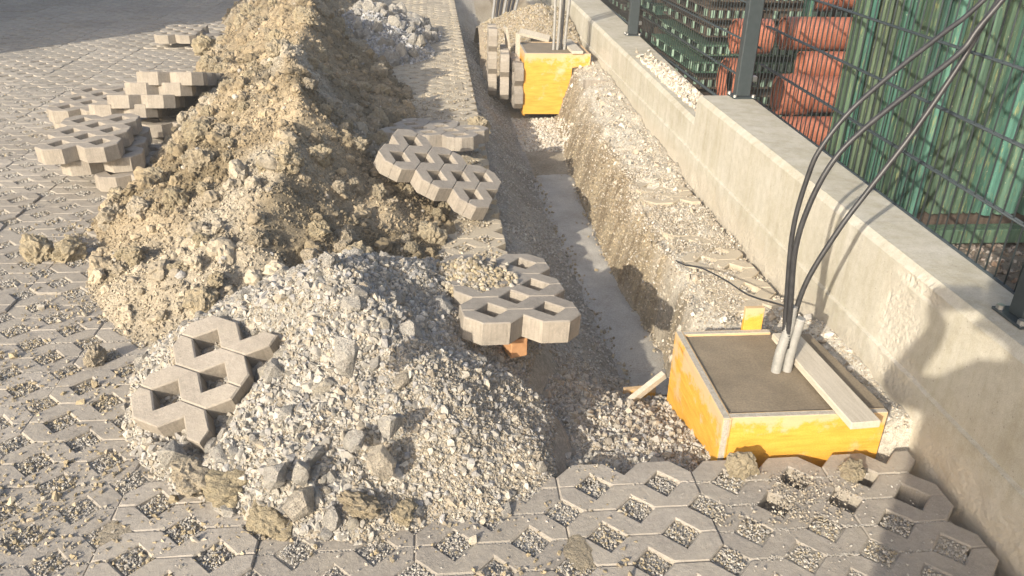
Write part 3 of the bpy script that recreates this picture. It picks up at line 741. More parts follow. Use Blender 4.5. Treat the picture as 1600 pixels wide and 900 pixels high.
P, S = grains(x, y, rz, 0.014, 0.030, 1.4, sink=0.55); g3 = (2, P, S, pick_cols(len(x), GREY_PAL, RNG, 0.14))
kind(link('gravel', scatter_mesh('rubble_gravel', [g1, g2, g3]), MAT['pebble'], rub), 'stuff')
x, y = sample(1500, -1.08, 0.5, 1.54, 3.1, lambda x, y: rub_mask(x, y) * (1 - 0.88 * fine_side(x, y)))
for k in range(min(250, len(x))):
    s = 0.016 * (2.9 ** (random.random() ** 2.0)); put('stone', rock_me[k % 14], x[k], y[k], float(rz(x[k:k + 1], y[k:k + 1])[0]) + s * 0.05, s, rub)
# hand placed big stones at the foot
def un(px, py, z=0.0):
    d = fw + rt * ((px - 800) / FPX) - up * ((py - 450) / FPX); t = (z - CAMH) / d.z; return d.x * t, d.y * t
for px, py, s, me_k, cl in ((270, 718, 0.05, 0, 0), (300, 745, 0.06, 3, 1), (360, 765, 0.062, 1, 1), (355, 800, 0.045, 2, 0), (470, 790, 0.06, 4, 0), (520, 815, 0.042, 5, 0),
                            (415, 820, 0.05, 6, 1), (560, 790, 0.05, 7, 1), (595, 725, 0.055, 8, 0), (540, 560, 0.055, 9, 0), (610, 665, 0.05, 10, 0), (470, 740, 0.04, 11, 0),
                            (430, 745, 0.05, 12, 0), (555, 690, 0.045, 13, 0), (630, 800, 0.04, 2, 1), (790, 800, 0.028, 5, 0), (845, 735, 0.03, 6, 0), (345, 715, 0.035, 9, 0), (690, 480, 0.05, 4, 0), (640, 520, 0.05, 1, 0)):
    X, Y = un(px, py, 0.03)
    for _ in range(3):
        zz = max(float(rubble_h(np.array([X]), np.array([Y]))[0]), -0.005); X, Y = un(px, py, zz)
    if cl:
        o_ = put('clod', clod_me[me_k % 10], X, Y, zz + s * 0.15, s, rub, (random.uniform(-0.3, 0.3), random.uniform(-0.3, 0.3), random.uniform(0, 6))); o_.scale = (s * 1.15, s, s * 0.62)
    else: put('stone', rock_me[me_k], X, Y, zz + s * 0.08, s, rub)
# ---- far rubble
fm = lambda x, y: (far_rubble_h(x, y) > soil_h(x, y) - 0.03) & (far_rubble_h(x, y) > -0.01)
x, y = sample(6000, -1.3, 0.1, 7.2, 10.2, fm); P, S = grains(x, y, far_rubble_h, 0.01, 0.03, 1.3); BL = [(0.36, 0.36, 0.365), (0.42, 0.415, 0.41), (0.33, 0.335, 0.345), (0.43, 0.41, 0.38)]
kind(link('gravel', scatter_mesh('far_gravel', [(1, P, S, pick_cols(len(x), BL, RNG))]), MAT['pebble'], rub2), 'stuff')
x, y = sample(400, -1.2, 0.05, 7.3, 9.8, fm)
for k in range(min(90, len(x))):
    s = 0.045 * (2.3 ** random.random()); put('stone', rock_me[k % 14], x[k], y[k], float(far_rubble_h(x[k:k + 1], y[k:k + 1])[0]) + s * 0.3, s, rub2)
# ---- gravel heap behind the far box
x, y = sample(16000, 0.55, 1.44, 7.8, 10.2, lambda x, y: sand_h(x, y) > -0.35); P, S = grains(x, y, sand_h, 0.006, 0.02, 1.6)
PALE = [(0.52, 0.46, 0.37), (0.58, 0.53, 0.45), (0.47, 0.40, 0.31), (0.50, 0.47, 0.42)]
kind(link('gravel', scatter_mesh('heap_gravel', [(0, P, S, pick_cols(len(x), BEIGE_PAL + SOIL_PAL, RNG) * 0.95)]), MAT['pebble'], sand), 'stuff')
# ---- trench banks and ledge
def inpave(x, y): return (y < YF) | (x < EDGE_X)
x, y = sample(60000, 0.32, 1.44, 1.82, 8.2, lambda x, y: (x > trench_lines(y)[3] - 0.1) * np.clip((3.2 / y) ** 1.3, 0, 1) * 0.9)
P, S = grains(x, y, terrain, 0.0035, 0.009, 1.3); g1 = (0, P, S, pick_cols(len(x), PALE + BEIGE_PAL, RNG))
def bankm(x, y):
    xl, fl, fr, bt, zf = trench_lines(y); return ((x > fr - 0.02) & (x < bt)) * np.clip((3.5 / y) ** 1.2, 0, 1)
x, y = sample(60000, 0.75, 1.3, 2.0, 8, bankm)
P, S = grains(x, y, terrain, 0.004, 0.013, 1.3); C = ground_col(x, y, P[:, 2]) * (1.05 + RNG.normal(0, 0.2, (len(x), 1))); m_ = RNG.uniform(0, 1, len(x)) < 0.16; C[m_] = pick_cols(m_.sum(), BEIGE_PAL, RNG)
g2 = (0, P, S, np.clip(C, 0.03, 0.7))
def leftm(x, y):
    xl, fl, fr, bt, zf = trench_lines(y); return ((x > xl) & (x < fl - 0.02)) * (0.25 + 0.75 * (fbm(x, y, 2.5, 3, 171) > -0.05)) * np.clip((3.5 / y) ** 1.2, 0, 1)
x, y = sample(60000, 0.3, 0.85, 1.85, 11, leftm)
P, S = grains(x, y, terrain, 0.004, 0.012, 1.4); g3 = (0, P, S, pick_cols(len(x), [(0.42, 0.395, 0.35), (0.48, 0.455, 0.40), (0.35, 0.325, 0.285), (0.45, 0.41, 0.34)], RNG))
x, y = sample(2200, 0.28, 0.86, 1.84, 2.7, lambda x, y: 0.8 + 0 * x)
P, S = grains(x, y, terrain, 0.006, 0.022, 2.2); g4 = (1, P, S, pick_cols(len(x), BEIGE_PAL + GREY_PAL, RNG))
x, y = sample(34000, 0.28, 0.86, 1.84, 2.8, lambda x, y: np.clip(0.45 + 1.6 * fbm(x, y, 4, 3, 173), 0.05, 1))
P, S = grains(x, y, terrain, 0.003, 0.009, 1.5); g7 = (0, P, S, pick_cols(len(x), BEIGE_PAL + PALE, RNG))
x, y = sample(500, 0.95, 1.44, 1.9, 7.5, lambda x, y: (x > trench_lines(y)[3] - 0.05)); P, S = grains(x, y, terrain, 0.01, 0.026, 1.7); g5 = (1, P, S, pick_cols(len(x), PALE, RNG))
x, y = sample(2500, 0.7, 1.1, 6.2, 7.2, lambda x, y: (x > trench_lines(y)[1])); P, S = grains(x, y, terrain, 0.008, 0.02, 1.4); g6 = (0, P, S, pick_cols(len(x), PALE, RNG))
gv = link('gravel', scatter_mesh('bank_gravel', [g1, g2, g3, g4, g5, g6, g7]), MAT['pebble'], ground); kind(gv, 'stuff')
x, y = sample(9000, 0.66, 1.05, 2.5, 5.7, lambda x, y: np.clip(0.01 + 0.35 * sstep(0.04, 0.0, x - trench_lines(y)[1] - 0.01) + 0.4 * sstep(0.05, 0.0, trench_lines(y)[2] - x) + 0.12 * (fbm(x, y, 3, 3, 175) > 0.25), 0, 1) * (x > trench_lines(y)[1] - 0.02) * (x < trench_lines(y)[2] + 0.02))
P, S = grains(x, y, lambda x, y: trench_lines(y)[4] + 0.016, 0.003, 0.016, 2.4); h1 = (0, P, S, pick_cols(len(x), BEIGE_PAL + SOIL_PAL, RNG))
kind(link('gravel', scatter_mesh('floor_crumbs', [h1]), MAT['pebble'], ground), 'stuff')
x, y = sample(16000, 1.10, 1.43, 2.6, 4.6, lambda x, y: np.clip(0.35 + 1.8 * fbm(x, y, 5, 4, 177), 0, 1))
P, S = grains(x, y, lambda x, y: 0.004 + 0 * x, 0.002, 0.007, 1.8); h2 = (0, P, S, pick_cols(len(x), PALE + BEIGE_PAL, RNG))
kind(link('gravel', scatter_mesh('ledge_crumbs', [h2]), MAT['pebble'], ground), 'stuff')

# ---- gravel in the paver holes and spilt on the paving
GP, GS, GC = [], [], []
for i in range(-40, 13):
    for j in range(-4, 60):
        if (i + j) % 2: continue
        hx, hy = LX + i * U, LY + j * U
        if j >= 3 and i >= 1 or (i >= 12): continue
        p = proj((hx, hy, 0))
        if p is None or not (-60 < p[0] < 1660 and 0 < p[1] < 950) or p[2] > 6.3: continue
        if max(soil_h(np.array([hx]), np.array([hy]))[0], rubble_h(np.array([hx]), np.array([hy]))[0]) > 0.05: continue
        n = int(330 * min(1, (2.6 / p[2]) ** 1.6)); sz = 0.0028 * max(1, (p[2] / 2.6) ** 0.8)
        a = RNG.uniform(-1, 1, (n, 2)); a = a[np.abs(a).sum(1) < 1] * 0.048
        xx, yy = hx + a[:, 0], hy + a[:, 1]
        s = sz * RNG.uniform(0.7, 1.9, len(xx)); zz = bed_z(xx, yy) + s * 0.4 + 0.004 * RNG.uniform(0, 1)
        dirt = float(np.clip(0.2 + fbm(np.array([hx]), np.array([hy]), 2, 3, 181)[0], 0, 1)) + 0.5 * float(sstep(0.5, 0.0, np.array([-1.2 - hx]))[0]) * (hy > 2.2)
        c = pick_cols(len(xx), HOLE_PAL, RNG); m_ = RNG.uniform(0, 1, len(xx)) < min(dirt, 0.7); c[m_] = pick_cols(m_.sum(), BEIGE_PAL + SOIL_PAL[:3], RNG)
        GP.append(np.stack([xx, yy, zz], 1)); GS.append(s); GC.append(c)
kind(link('hole_gravel', scatter_mesh('hole_gravel', [(0, np.concatenate(GP), np.concatenate(GS), np.concatenate(GC))]), MAT['pebble'], pavement), 'stuff')
# grit in the grooves
GP = []
for j in range(-3, 12):
    for i in range(-16, 12):
        if (i + j) % 2 == 0: continue
        hx, hy = LX + i * U, LY + j * U
        if j >= 3 and i >= 0: continue
        p = proj((hx, hy, 0))
        if p is None or p[2] > 3.0 or not (-40 < p[0] < 1650 and p[1] < 940): continue
        if rubble_h(np.array([hx]), np.array([hy]))[0] > 0.02: continue
        n = RNG.integers(4, 26); n *= 3; GP.append(np.stack([hx + RNG.uniform(-0.045, 0.045, n), hy + RNG.normal(0, 0.003, n), np.full(n, -0.003)], 1))
GP = np.concatenate(GP); kind(link('joint_grit', scatter_mesh('joint_grit', [(0, GP, RNG.uniform(0.0018, 0.004, len(GP)), pick_cols(len(GP), HOLE_PAL, RNG))]), MAT['pebble'], pavement), 'stuff')
# spill round the heaps
def spill(x, y):
    h = np.maximum(soil_h(x, y), rubble_h(x, y)); return np.exp(np.minimum(h, 0) / 0.075) * (h < 0.01) * (np.clip(0.15 + fbm(x, y, 3.5, 4, 191) * 1.3, 0.02, 1)) * inpave(x, y) * (y < 7)
x, y = sample(120000, -2.5, 0.5, 1.35, 7, spill)
pz = lambda x, y: 0 * x
P, S = grains(x, y, pz, 0.003, 0.010, 1.7); near = rubble_h(x, y) > soil_h(x, y)
C = pick_cols(len(x), SOIL_PAL, RNG); C[near] = pick_cols(near.sum(), BEIGE_PAL + GREY_PAL, RNG); g1 = (0, P, S, C)
x, y = sample(4500, -2.4, 0.5, 1.35, 7, spill)
P, S = grains(x, y, pz, 0.008, 0.024, 2.2); near = rubble_h(x, y) > soil_h(x, y); C = pick_cols(len(x), SOIL_PAL + BEIGE_PAL, RNG); C[near] = pick_cols(near.sum(), GREY_PAL, RNG); g2 = (1, P, S, C)
# sandy dust lying on the strip by the trench
x, y = sample(26000, -0.55, 0.31, 2.9, 11, lambda x, y: (soil_h(x, y) < 0.02) * np.clip(0.35 + fbm(x, y, 2.5, 4, 195), 0, 1) * np.clip((4 / y) ** 1.0, 0, 1))
P, S = grains(x, y, pz, 0.003, 0.012, 2.2); g3 = (0, P, S, pick_cols(len(x), [(0.44, 0.38, 0.28), (0.48, 0.43, 0.34), (0.40, 0.34, 0.25)], RNG))
x, y = sample(900, -1.5, 1.36, 1.3, 1.76, lambda x, y: 0.8 + 0 * x); P, S = grains(x, y, pz, 0.002, 0.006, 2); g4 = (0, P, S, pick_cols(len(x), HOLE_PAL, RNG))
x, y = sample(2600, 0.72, 1.36, 1.55, 1.765, lambda x, y: np.clip(fbm(x, y, 7, 3, 197) * 2.2 + 0.1, 0, 1)); P, S = grains(x, y, pz, 0.002, 0.006, 1.5); g5 = (0, P, S, pick_cols(len(x), BEIGE_PAL, RNG))
kind(link('spilt_gravel', scatter_mesh('spilt_gravel', [g1, g2, g3, g4, g5]), MAT['pebble'], pavement), 'stuff')

# loose clods lying on the paving: things of their own
for px, py, s, lab in ((62, 402, 0.07, 'rounded brown earth clod on the paving, farthest left of the loose clods'),
                       (112, 402, 0.065, 'brown earth clod with a long shadow, second from the left on the paving'),
                       (150, 568, 0.036, 'small yellowish clod on the left paving above the broken paver'),
                       (180, 838, 0.045, 'flat yellow-brown clod crumbled in a paver hole at lower left'),
                       (907, 868, 0.05, 'flattened brown clod pressed on the front paving at the bottom of the picture'),
                       (1158, 735, 0.045, 'rough brown clod on the paver edge against the front of the near yellow box'),
                       (1330, 742, 0.035, 'small earthy clod in a paver hole near the box corner'),
                       (745, 205, 0.085, 'yellow lump of clay at the trench edge beside the loose pavers'),
                       (325, 85, 0.12, 'lumpy yellow clod on the paving in front of the farthest loose paver'),
                       (215, 415, 0.07, 'brown clod at the left foot of the earth ridge')):
    X, Y = un(px, py, 0.0); me = clod_me[int(px) % 10]
    o = put('earth_clod', me, X, Y, s * 0.45, s); 
    if 'flat' in lab: o.scale = (s * 1.1, s * 1.0, s * 0.12); o.rotation_euler = (0, 0, random.uniform(0, 6)); o.location.z = 0.0
    tag(o, lab, 'clod', 'loose clods on the paving')

# ------------------------------------------------------------------ loose pavers
def loose(pos, rot, label, me=PL, group='loose grass pavers'):
    o = link('loose_paver', me); o.location = pos; o.rotation_euler = [math.radians(a) for a in rot]
    return tag(o, label, 'paver', group)
loose((-0.716, 2.113, 0.174), (24.3, 3.1, -28.1), 'broken grey paver with three whole holes leaning on the left of the near rubble heap', PLB)
loose((0.248, 2.55, 0.23), (-2.2, 3.6, 7.1), 'grey paver with soil heaped in its left hole, on the near rubble by the trench')
loose((0.035, 3.873, 0.237), (24.6, -6.5, 73), 'pale paver tilted towards the earth ridge, uppermost of the pair beside the trench')
def lying(ax, az): return [math.degrees(a) for a in (Matrix.Rotation(math.radians(ax), 3, 'X') @ Matrix.Rotation(math.radians(az), 3, 'Z')).to_euler()]
loose((0.0, 4.80, 0.175), lying(-4.5, 68), 'paver seen almost edge-on, lying behind the tilted pale paver beside the trench')
loose((-0.16, 5.22, 0.085), lying(-1.5, 75), 'paver half hidden by the earth, farthest of the three beside the trench')
loose((-1.846, 4.426, 0.273), (2.2, -1.1, 4.3), 'complete level paver on top of the front left pile, all its holes open')
loose((-1.80, 4.50, 0.185), (1, -1, 12), 'paver under the top one of the front left pile, jutting out to the right')
loose((-1.56, 4.44, 0.098), (0, 0, -8), 'lowest paver of the front left pile, one dusty lobe showing at the earth')
loose((-2.195, 5.43, 0.209), (2.0, 0.2, 0.5), 'level paver left of the stepped pile, three holes showing')
loose((-2.19, 5.45, 0.122), (0, 0, 3), 'paver beneath the level one left of the stepped pile')
for k in range(4):
    fc = Vector(((-1.90, 5.048, 0.26), (-1.783, 5.043, 0.319), (-1.695, 5.119, 0.376), (-1.623, 5.142, 0.437))[k]); R = Euler((math.radians(-12.5), 0, math.radians(2 - k)))
    c_ = fc + R.to_matrix() @ Vector((0, 0.30, 0))
    loose(c_, (-12.5, 0, 2 - k),
          ('lowest step of the stepped paver pile beside the earth ridge', 'second step up of the stepped paver pile beside the earth ridge',
           'third step up of the stepped paver pile beside the earth ridge', 'topmost step of the stepped paver pile beside the earth ridge')[k])
loose((-1.66, 5.40, 0.12), (0, 0, 4), 'paver in shade at the bottom of the stepped pile')
loose((-2.50, 8.6, 0.14), (1.5, -0.5, 0), 'far left paver lying level at the foot of the earth ridge near the shade')
loose((-2.13, 8.42, 0.085), (2, 4, 22), 'far paver half buried in yellow soil, right of the level one')
loose((0.585, 7.62, 0.05), (90, 0, 88), 'tallest paver standing on edge in the trench, farthest from the yellow box', group='pavers standing on edge in the trench')
loose((0.69, 7.48, -0.03), (90, 90, 86), 'middle paver of the three standing on edge beside the far yellow box', group='pavers standing on edge in the trench')
loose((0.772, 7.36, -0.08), (90, 90, 93), 'paver standing on edge right against the far yellow box', group='pavers standing on edge in the trench')
# soil on the near loose paver, block under it
x = RNG.normal(0.13, 0.062, 1500); y = RNG.normal(2.63, 0.075, 1500); x += (y - 2.6) * -0.25
k_ = np.hypot(x - 0.13, y - 2.63) < 0.16; x, y = x[k_], y[k_]
zt = 0.235 + 0.035 * np.exp(-((x - 0.12) ** 2 + (y - 2.66) ** 2) / 0.004); S = RNG.uniform(0.004, 0.014, len(x))
zz = zt - RNG.uniform(0, 0.02, len(x))
sp = link('spilt_soil', scatter_mesh('spilt_soil', [('c1', np.stack([x, y, zz], 1), S, pick_cols(len(x), SOIL_PAL + BEIGE_PAL, RNG))]), MAT['pebble'])
tag(sp, 'crumbled brown soil lying on the near loose paver by the trench', 'soil')
o = link('wood_block', box_me('wood_block', -0.03, 0.03, -0.05, 0.05, -0.07, 0.0, 0.003), MAT['brick']); o.location = (0.255, 2.36, 0.142); o.rotation_euler = (0, 0, 0.3)
tag(o, 'orange-brown wooden block propping the near loose paver on the rubble', 'wood block')

# ------------------------------------------------------------------ concrete wall
WX = 1.46
def wall_segment(y0, y1, ztop0, ztop1, xb0, xb1, label, patch, ystep=0.012, front=WX):
    """front face is a fine sheet: plinth joint, honeycombed patch, chamfer, top, back"""
    ys = np.arange(y0, y1 + 1e-6, ystep)
    V, A = [], []
    for y in ys:
        t = (y - y0) / (y1 - y0); zt = ztop0 + (ztop1 - ztop0) * t; xb = xb0 + (xb1 - xb0) * t
        prof = []
        zs_ = list(np.linspace(-0.16, 0.158, 25)) + [0.163, 0.169] + list(np.linspace(0.175, zt - 0.024, 25))
        for z in zs_:
            xx = front + (0.0 if z > 0.166 else -0.012)
            xx -= 0.03 * max(0, 0.06 - z) if z < 0.06 else 0
            prof.append((xx, z))
        prof += [(front + 0.022, zt), (front + 0.06, zt + 0.0005), ((front + xb) / 2, zt + 0.001), (xb - 0.012, zt), (xb, zt - 0.012), (xb, 0.1), (xb, -0.16)]
        V.append([(p[0], y, p[1]) for p in prof])
    V = np.array(V); ny, npf = V.shape[:2]
    X = V[:, :52, 0]; Y = V[:, :52, 1]; Z = V[:, :52, 2]
    pm = np.zeros_like(X)
    for py, pz, ry, rz_, st in patch: 
        pm = np.maximum(pm, st * sstep(1.15, 0.55, np.hypot((Y - py) / ry, (Z - pz) / rz_) + 0.45 * fbm(Y, Z, 9, 3, 201)))
    low = sstep(0.13, 0.02, Z + 0.07 * fbm(Y, Z, 6, 3, 203)) * 0.8
    d = pm * (0.002 + 0.007 * np.abs(fbm(Y, Z, 60, 3, 205))) - low * (0.007 * fbm(Y, Z, 12, 3, 207) + 0.004 * np.abs(fbm(Y, Z, 60, 2, 209))) + 0.0016 * fbm(Y, Z, 3, 3, 211)
    V[:, :52, 0] += d
    i = (np.arange(ny - 1)[:, None] * npf + np.arange(npf)[None]).ravel(); j = (np.arange(ny - 1)[:, None] * npf + (np.arange(npf)[None] + 1) % npf).ravel()
    F = np.stack([i, i + npf, j + npf, j], 1)[:, ::-1]
    me = mesh_np('concrete_wall', V.reshape(-1, 3), F)
    at = me.attributes.new('rough_patch', 'FLOAT', 'POINT'); full = np.zeros((ny, npf), np.float32); full[:, :52] = np.clip(pm * 0.9 + low * 0.6, 0, 1)
    at.data.foreach_set('value', full.ravel())
    bm = bmesh.new(); bm.from_mesh(me); bm.verts.ensure_lookup_table()
    bm.faces.new([bm.verts[k] for k in range(npf)]); bm.faces.new([bm.verts[(ny - 1) * npf + k] for k in range(npf)][::-1])
    bmesh.ops.recalc_face_normals(bm, faces=bm.faces); bm.to_mesh(me); bm.free()
    return tag(link('concrete_wall', me, MAT['wall']), label, 'wall')
wall_segment(-1.5, 4.36, 0.48, 0.482, 1.52, 1.765, 'near taller stretch of pale concrete wall with a rough honeycombed patch',
             [(2.08, 0.30, 0.15, 0.13, 0.7), (2.05, 0.44, 0.13, 0.035, 0.9), (2.05, 0.17, 0.17, 0.09, 0.6)])
wall_segment(4.375, 16, 0.33, 0.56, 1.70, 2.0, 'far lower stretch of pale concrete wall running to the back beside the trench', [(7.0, 0.2, 0.3, 0.08, 0.5)], 0.04, WX + 0.012)
# crumbs on the far wall top
x = RNG.uniform(1.53, 1.68, 900); y = RNG.normal(5.35, 0.33, 900); s = RNG.uniform(0.006, 0.022, 900); k_ = (y > 4.5)
x, y, s = x[k_], y[k_], s[k_]
zt = 0.33 + (0.23) * (y - 4.375) / 11.6
o = link('mortar_crumbs', scatter_mesh('mortar_crumbs', [(1, np.stack([x, y, zt + s * 0.3], 1), s, pick_cols(len(x), PALE, RNG))]), MAT['pebble'])
tag(o, 'pale mortar crumbs scattered on top of the far wall beside the fence', 'rubble'); kind(o, 'stuff')

# ------------------------------------------------------------------ shuttering boxes
def board(name, x0, x1, y0, y1, z0, z1, parent, mat='yellow'):
    cx, cy, cz = (x0 + x1) / 2, (y0 + y1) / 2, (z0 + z1) / 2
    o = link(name, box_me(name, x0 - cx, x1 - cx, y0 - cy, y1 - cy, z0 - cz, z1 - cz, 0.0015), MAT[mat], parent)
    o.location = Vector((cx, cy, cz)) - parent.location
    return o
bx = empty('formwork_box', 'near square yellow shuttering box full of wet concrete beside the wall', 'formwork', (0.824, 1.862, 0))
T = 0.026; ZT = 0.122
board('front_board', 0.824 + T + 0.001, 1.332, 1.862, 1.862 + T, -0.16, ZT - 0.001, bx)
board('side_board', 0.824, 0.824 + T, 1.858, 2.375, -0.42, ZT, bx)
board('back_board', 0.824 + T + 0.001, 1.16, 2.352, 2.352 + T, -0.30, ZT - 0.002, bx)
for b_ in (('top_edge', 0.8255, 0.8435, 1.8595, 2.3735, ZT + 0.0002, ZT + 0.0012), ('top_edge', 0.847, 1.331, 1.8635, 1.8815, ZT - 0.0008, ZT + 0.0004), ('top_edge', 0.847, 1.159, 2.3535, 2.3715, ZT - 0.0018, ZT - 0.0006),
           ('end_edge', 0.8255, 0.8435, 1.8568, 1.8579, -0.418, ZT - 0.002)):
    board(*b_, bx, 'board_edge')
# concrete fill, slightly trowelled
def fill_mesh(poly, z, res=0.03, amp=0.003, seed=3):
    poly = np.array(poly); x0, y0 = poly.min(0); x1, y1 = poly.max(0)
    bm = bmesh.new(); nu, nv_ = 26, 26; vs = []
    for a in range(nu + 1):
        for b in range(nv_ + 1):
            s_, t = a / nu, b / nv_
            p = (poly[0] * (1 - s_) + poly[1] * s_) * (1 - t) + (poly[3] * (1 - s_) + poly[2] * s_) * t
            zz = z + amp * float(fbm(np.array([p[0]]), np.array([p[1]]), 9, 4, seed)[0])
            vs.append(bm.verts.new((p[0], p[1], zz)))
    for a in range(nu):
        for b in range(nv_):
            k = a * (nv_ + 1) + b; bm.faces.new([vs[k], vs[k + nv_ + 1], vs[k + nv_ + 2], vs[k + 1]])
    low = [bm.verts.new((p[0], p[1], z - 0.2)) for p in poly]
    cs = [vs[0], vs[nu * (nv_ + 1)], vs[nu * (nv_ + 1) + nv_], vs[nv_]]
    bm.faces.new(low[::-1])
    rings = [[vs[a * (nv_ + 1)] for a in range(nu + 1)], [vs[nu * (nv_ + 1) + b] for b in range(nv_ + 1)], [vs[(nu - a) * (nv_ + 1) + nv_] for a in range(nu + 1)], [vs[nv_ - b] for b in range(nv_ + 1)]]
    for q in range(4): bm.faces.new(rings[q][::-1] + [low[q], low[(q + 1) % 4]])
    bmesh.ops.recalc_face_normals(bm, faces=bm.faces)
    return mesh_bm('concrete_fill', bm)
fo = link('concrete_fill', fill_mesh([(0.8462, 1.884), (1.349, 1.884), (1.30, 2.351), (0.8462, 2.351)], 0.1125, amp=0.004), MAT['fresh'], bx); fo.location = -bx.location
st_ = board('stake', 1.068, 1.135, 2.376, 2.396, -0.1, 0.205, bx); st_.rotation_euler = (0, 0.0, 0)
# timber on top, strut and board behind
def bar_me(name, w, h, l): return box_me(name, -w / 2, w / 2, -l / 2, l / 2, 0, h, 0.002)
o = link('timber_board', bar_me('timber_board', 0.092, 0.024, 0.52), MAT['timber']); o.location = (1.203, 2.045, ZT + 0.0015); o.rotation_euler = (0, 0, math.radians(3.5))
tag(o, 'short grey timber board lying across the near yellow box', 'timber')
o = link('timber_batten', box_me('timber_batten', -0.013, 0.013, -0.011, 0.011, -0.19, 0.0, 0.001), MAT['timber']); o.location = (0.818, 2.42, -0.085); o.rotation_euler = (0.1, math.radians(62), 0.5)
tag(o, 'thin pale batten bracing the back left corner of the near yellow box', 'timber')
o = link('board_offcut', box_me('board_offcut', -0.07, 0.055, -0.011, 0.011, -0.10, 0.085, 0.001), MAT['yellow']); o.location = (0.77, 2.52, -0.29); o.rotation_euler = (0, 0, 0.1)
tag(o, 'yellow board offcut in shade at the trench end behind the near box', 'board')
# far box
bz = 0.205
b2 = empty('formwork_box', 'far yellow shuttering box with a stepped front board, standing in the trench', 'formwork', (0.79, 7.09, 0))
bm = bmesh.new()
pf = [(0.79, -0.325), (1.185, -0.325), (1.20, -0.10), (1.215, 0.085), (1.372, 0.10), (1.372, bz), (0.79, bz)]
va = [bm.verts.new((p[0] - 0.79, 0.0, p[1])) for p in pf]; vb = [bm.verts.new((p[0] - 0.79, T, p[1])) for p in pf]
bm.faces.new(va); bm.faces.new(vb[::-1])
for k in range(7): bm.faces.new([va[k], vb[k], vb[(k + 1) % 7], va[(k + 1) % 7]])
bmesh.ops.recalc_face_normals(bm, faces=bm.faces)
link('front_board', mesh_bm('front_board', bm), MAT['yellow'], b2)
board('side_board', 0.792, 0.812, 7.09 + T + 0.001, 7.69, -0.35, bz - 0.001, b2)
board('side_board', 1.352, 1.371, 7.09 + T + 0.001, 7.69, -0.1, bz - 0.003, b2)
board('back_board', 0.813, 1.351, 7.668, 7.69, -0.35, bz - 0.002, b2)
board('top_edge', 0.7935, 0.8105, 7.113, 7.688, bz - 0.0008, bz + 0.0006, b2, 'board_edge')
board('top_edge', 0.792, 1.370, 7.0915, 7.1095, bz + 0.0001, bz + 0.001, b2, 'board_edge')
fo = link('concrete_fill', fill_mesh([(0.813, 7.112), (1.351, 7.112), (1.351, 7.667), (0.813, 7.667)], bz - 0.006, seed=8), MAT['fresh'], b2); fo.location = -b2.location
o = link('timber_board', bar_me('timber_board', 0.10, 0.024, 0.62), MAT['timber']); o.location = (1.245, 7.38, bz + 0.0015); o.rotation_euler = (0, 0, math.radians(1))
tag(o, 'short grey timber board lying across the far yellow box', 'timber')
for k, (x_, y_, a_, l_) in enumerate(((0.775, 7.55, 26, 0.5), (0.74, 7.62, 34, 0.55))):
    o = link('plank', box_me('plank', -0.01, 0.01, -0.04, 0.04, 0, l_, 0.001), MAT['timber']); o.location = (x_, y_, -0.20); o.rotation_euler = (0, math.radians(-a_ + 26), 0.2)
    tag(o, ('plank leaning beside the far yellow box, nearer of two', 'plank leaning beside the far yellow box, farther of two')[k], 'plank')
o = link('plank', box_me('plank', -0.15, 0.15, -0.05, 0.05, 0, 0.025, 0.001), MAT['timber']); o.location = (0.98, 8.0, 0.20); o.rotation_euler = (0.3, 0.2, -0.2)
tag(o, 'short plank lying on the gravel heap behind the far yellow box', 'plank')
o = link('paving_block', box_me('paving_block', -0.09, 0.09, -0.05, 0.05, -0.08, 0.03, 0.004), MAT['paver_loose']); o.location = (1.30, 6.45, 0.085); o.rotation_euler = (-0.2, 0.05, 0.05)
tag(o, 'small grey concrete block in the bank in front of the far yellow box', 'block')

# ------------------------------------------------------------------ conduits and cables
def conduit(name, path, r, label, group):
    pth = smooth_path(path, 26); L = np.concatenate([[0], np.cumsum(np.linalg.norm(np.diff(pth, axis=0), axis=1))])
    n = int(L[-1] / 0.0035); t = np.linspace(0, L[-1], n); q = np.stack([np.interp(t, L, pth[:, k]) for k in range(3)], 1)
    rad = r * (1 + 0.06 * np.sin(t / 0.0095 * 2 * np.pi))
    return tag(link(name, tube_me(name, q, rad, 14), MAT['conduit']), label, 'conduit', group)
conduit('conduit', [(1.085, 2.115, 0.07), (1.090, 2.12, 0.18), (1.104, 2.125, 0.27), (1.104, 2.128, 0.345)], 0.0165, 'left and taller of the two grey conduits rising from the near box', 'conduits of the near box')
conduit('conduit', [(1.124, 2.118, 0.07), (1.124, 2.12, 0.16), (1.130, 2.122, 0.24), (1.137, 2.122, 0.305)], 0.0155, 'right and shorter of the two grey conduits rising from the near box', 'conduits of the near box')
def plane_pts(pix, y0):
    out = []
    for px, py in pix:
        d = fw + rt * ((px - 800) / FPX) - up * ((py - 450) / FPX); t = y0 / d.y; out.append((d.x * t, y0, CAMH + d.z * t))
    return out
def cable(path, r, label, group, seg=8):
    return tag(link('cable', tube_me('cable', smooth_path(path, 10), r, seg), MAT['cable']), label, 'cable', group)
GC_ = 'black cables of the near box'
A1 = plane_pts([(1228, 481), (1239, 360), (1264, 271), (1285, 228), (1330, 172), (1400, 110), (1470, 55), (1535, 2)], 2.128)
cable([(1.10, 2.124, 0.2)] + A1 + [(1.66, 2.12, 1.52), (1.85, 2.10, 1.50), (2.0, 2.1, 1.1)], 0.0075, 'leftmost black cable curving up from the taller conduit over the fence', GC_)
A2 = plane_pts([(1235, 481), (1243, 389), (1266, 317), (1301, 253), (1347, 204), (1420, 145), (1500, 82), (1545, 25)], 2.112)
cable([(1.108, 2.118, 0.2)] + A2 + [(1.68, 2.10, 1.52), (1.88, 2.08, 1.48), (2.03, 2.1, 1.05)], 0.0085, 'middle black cable curving up over the fence between the other two', GC_)
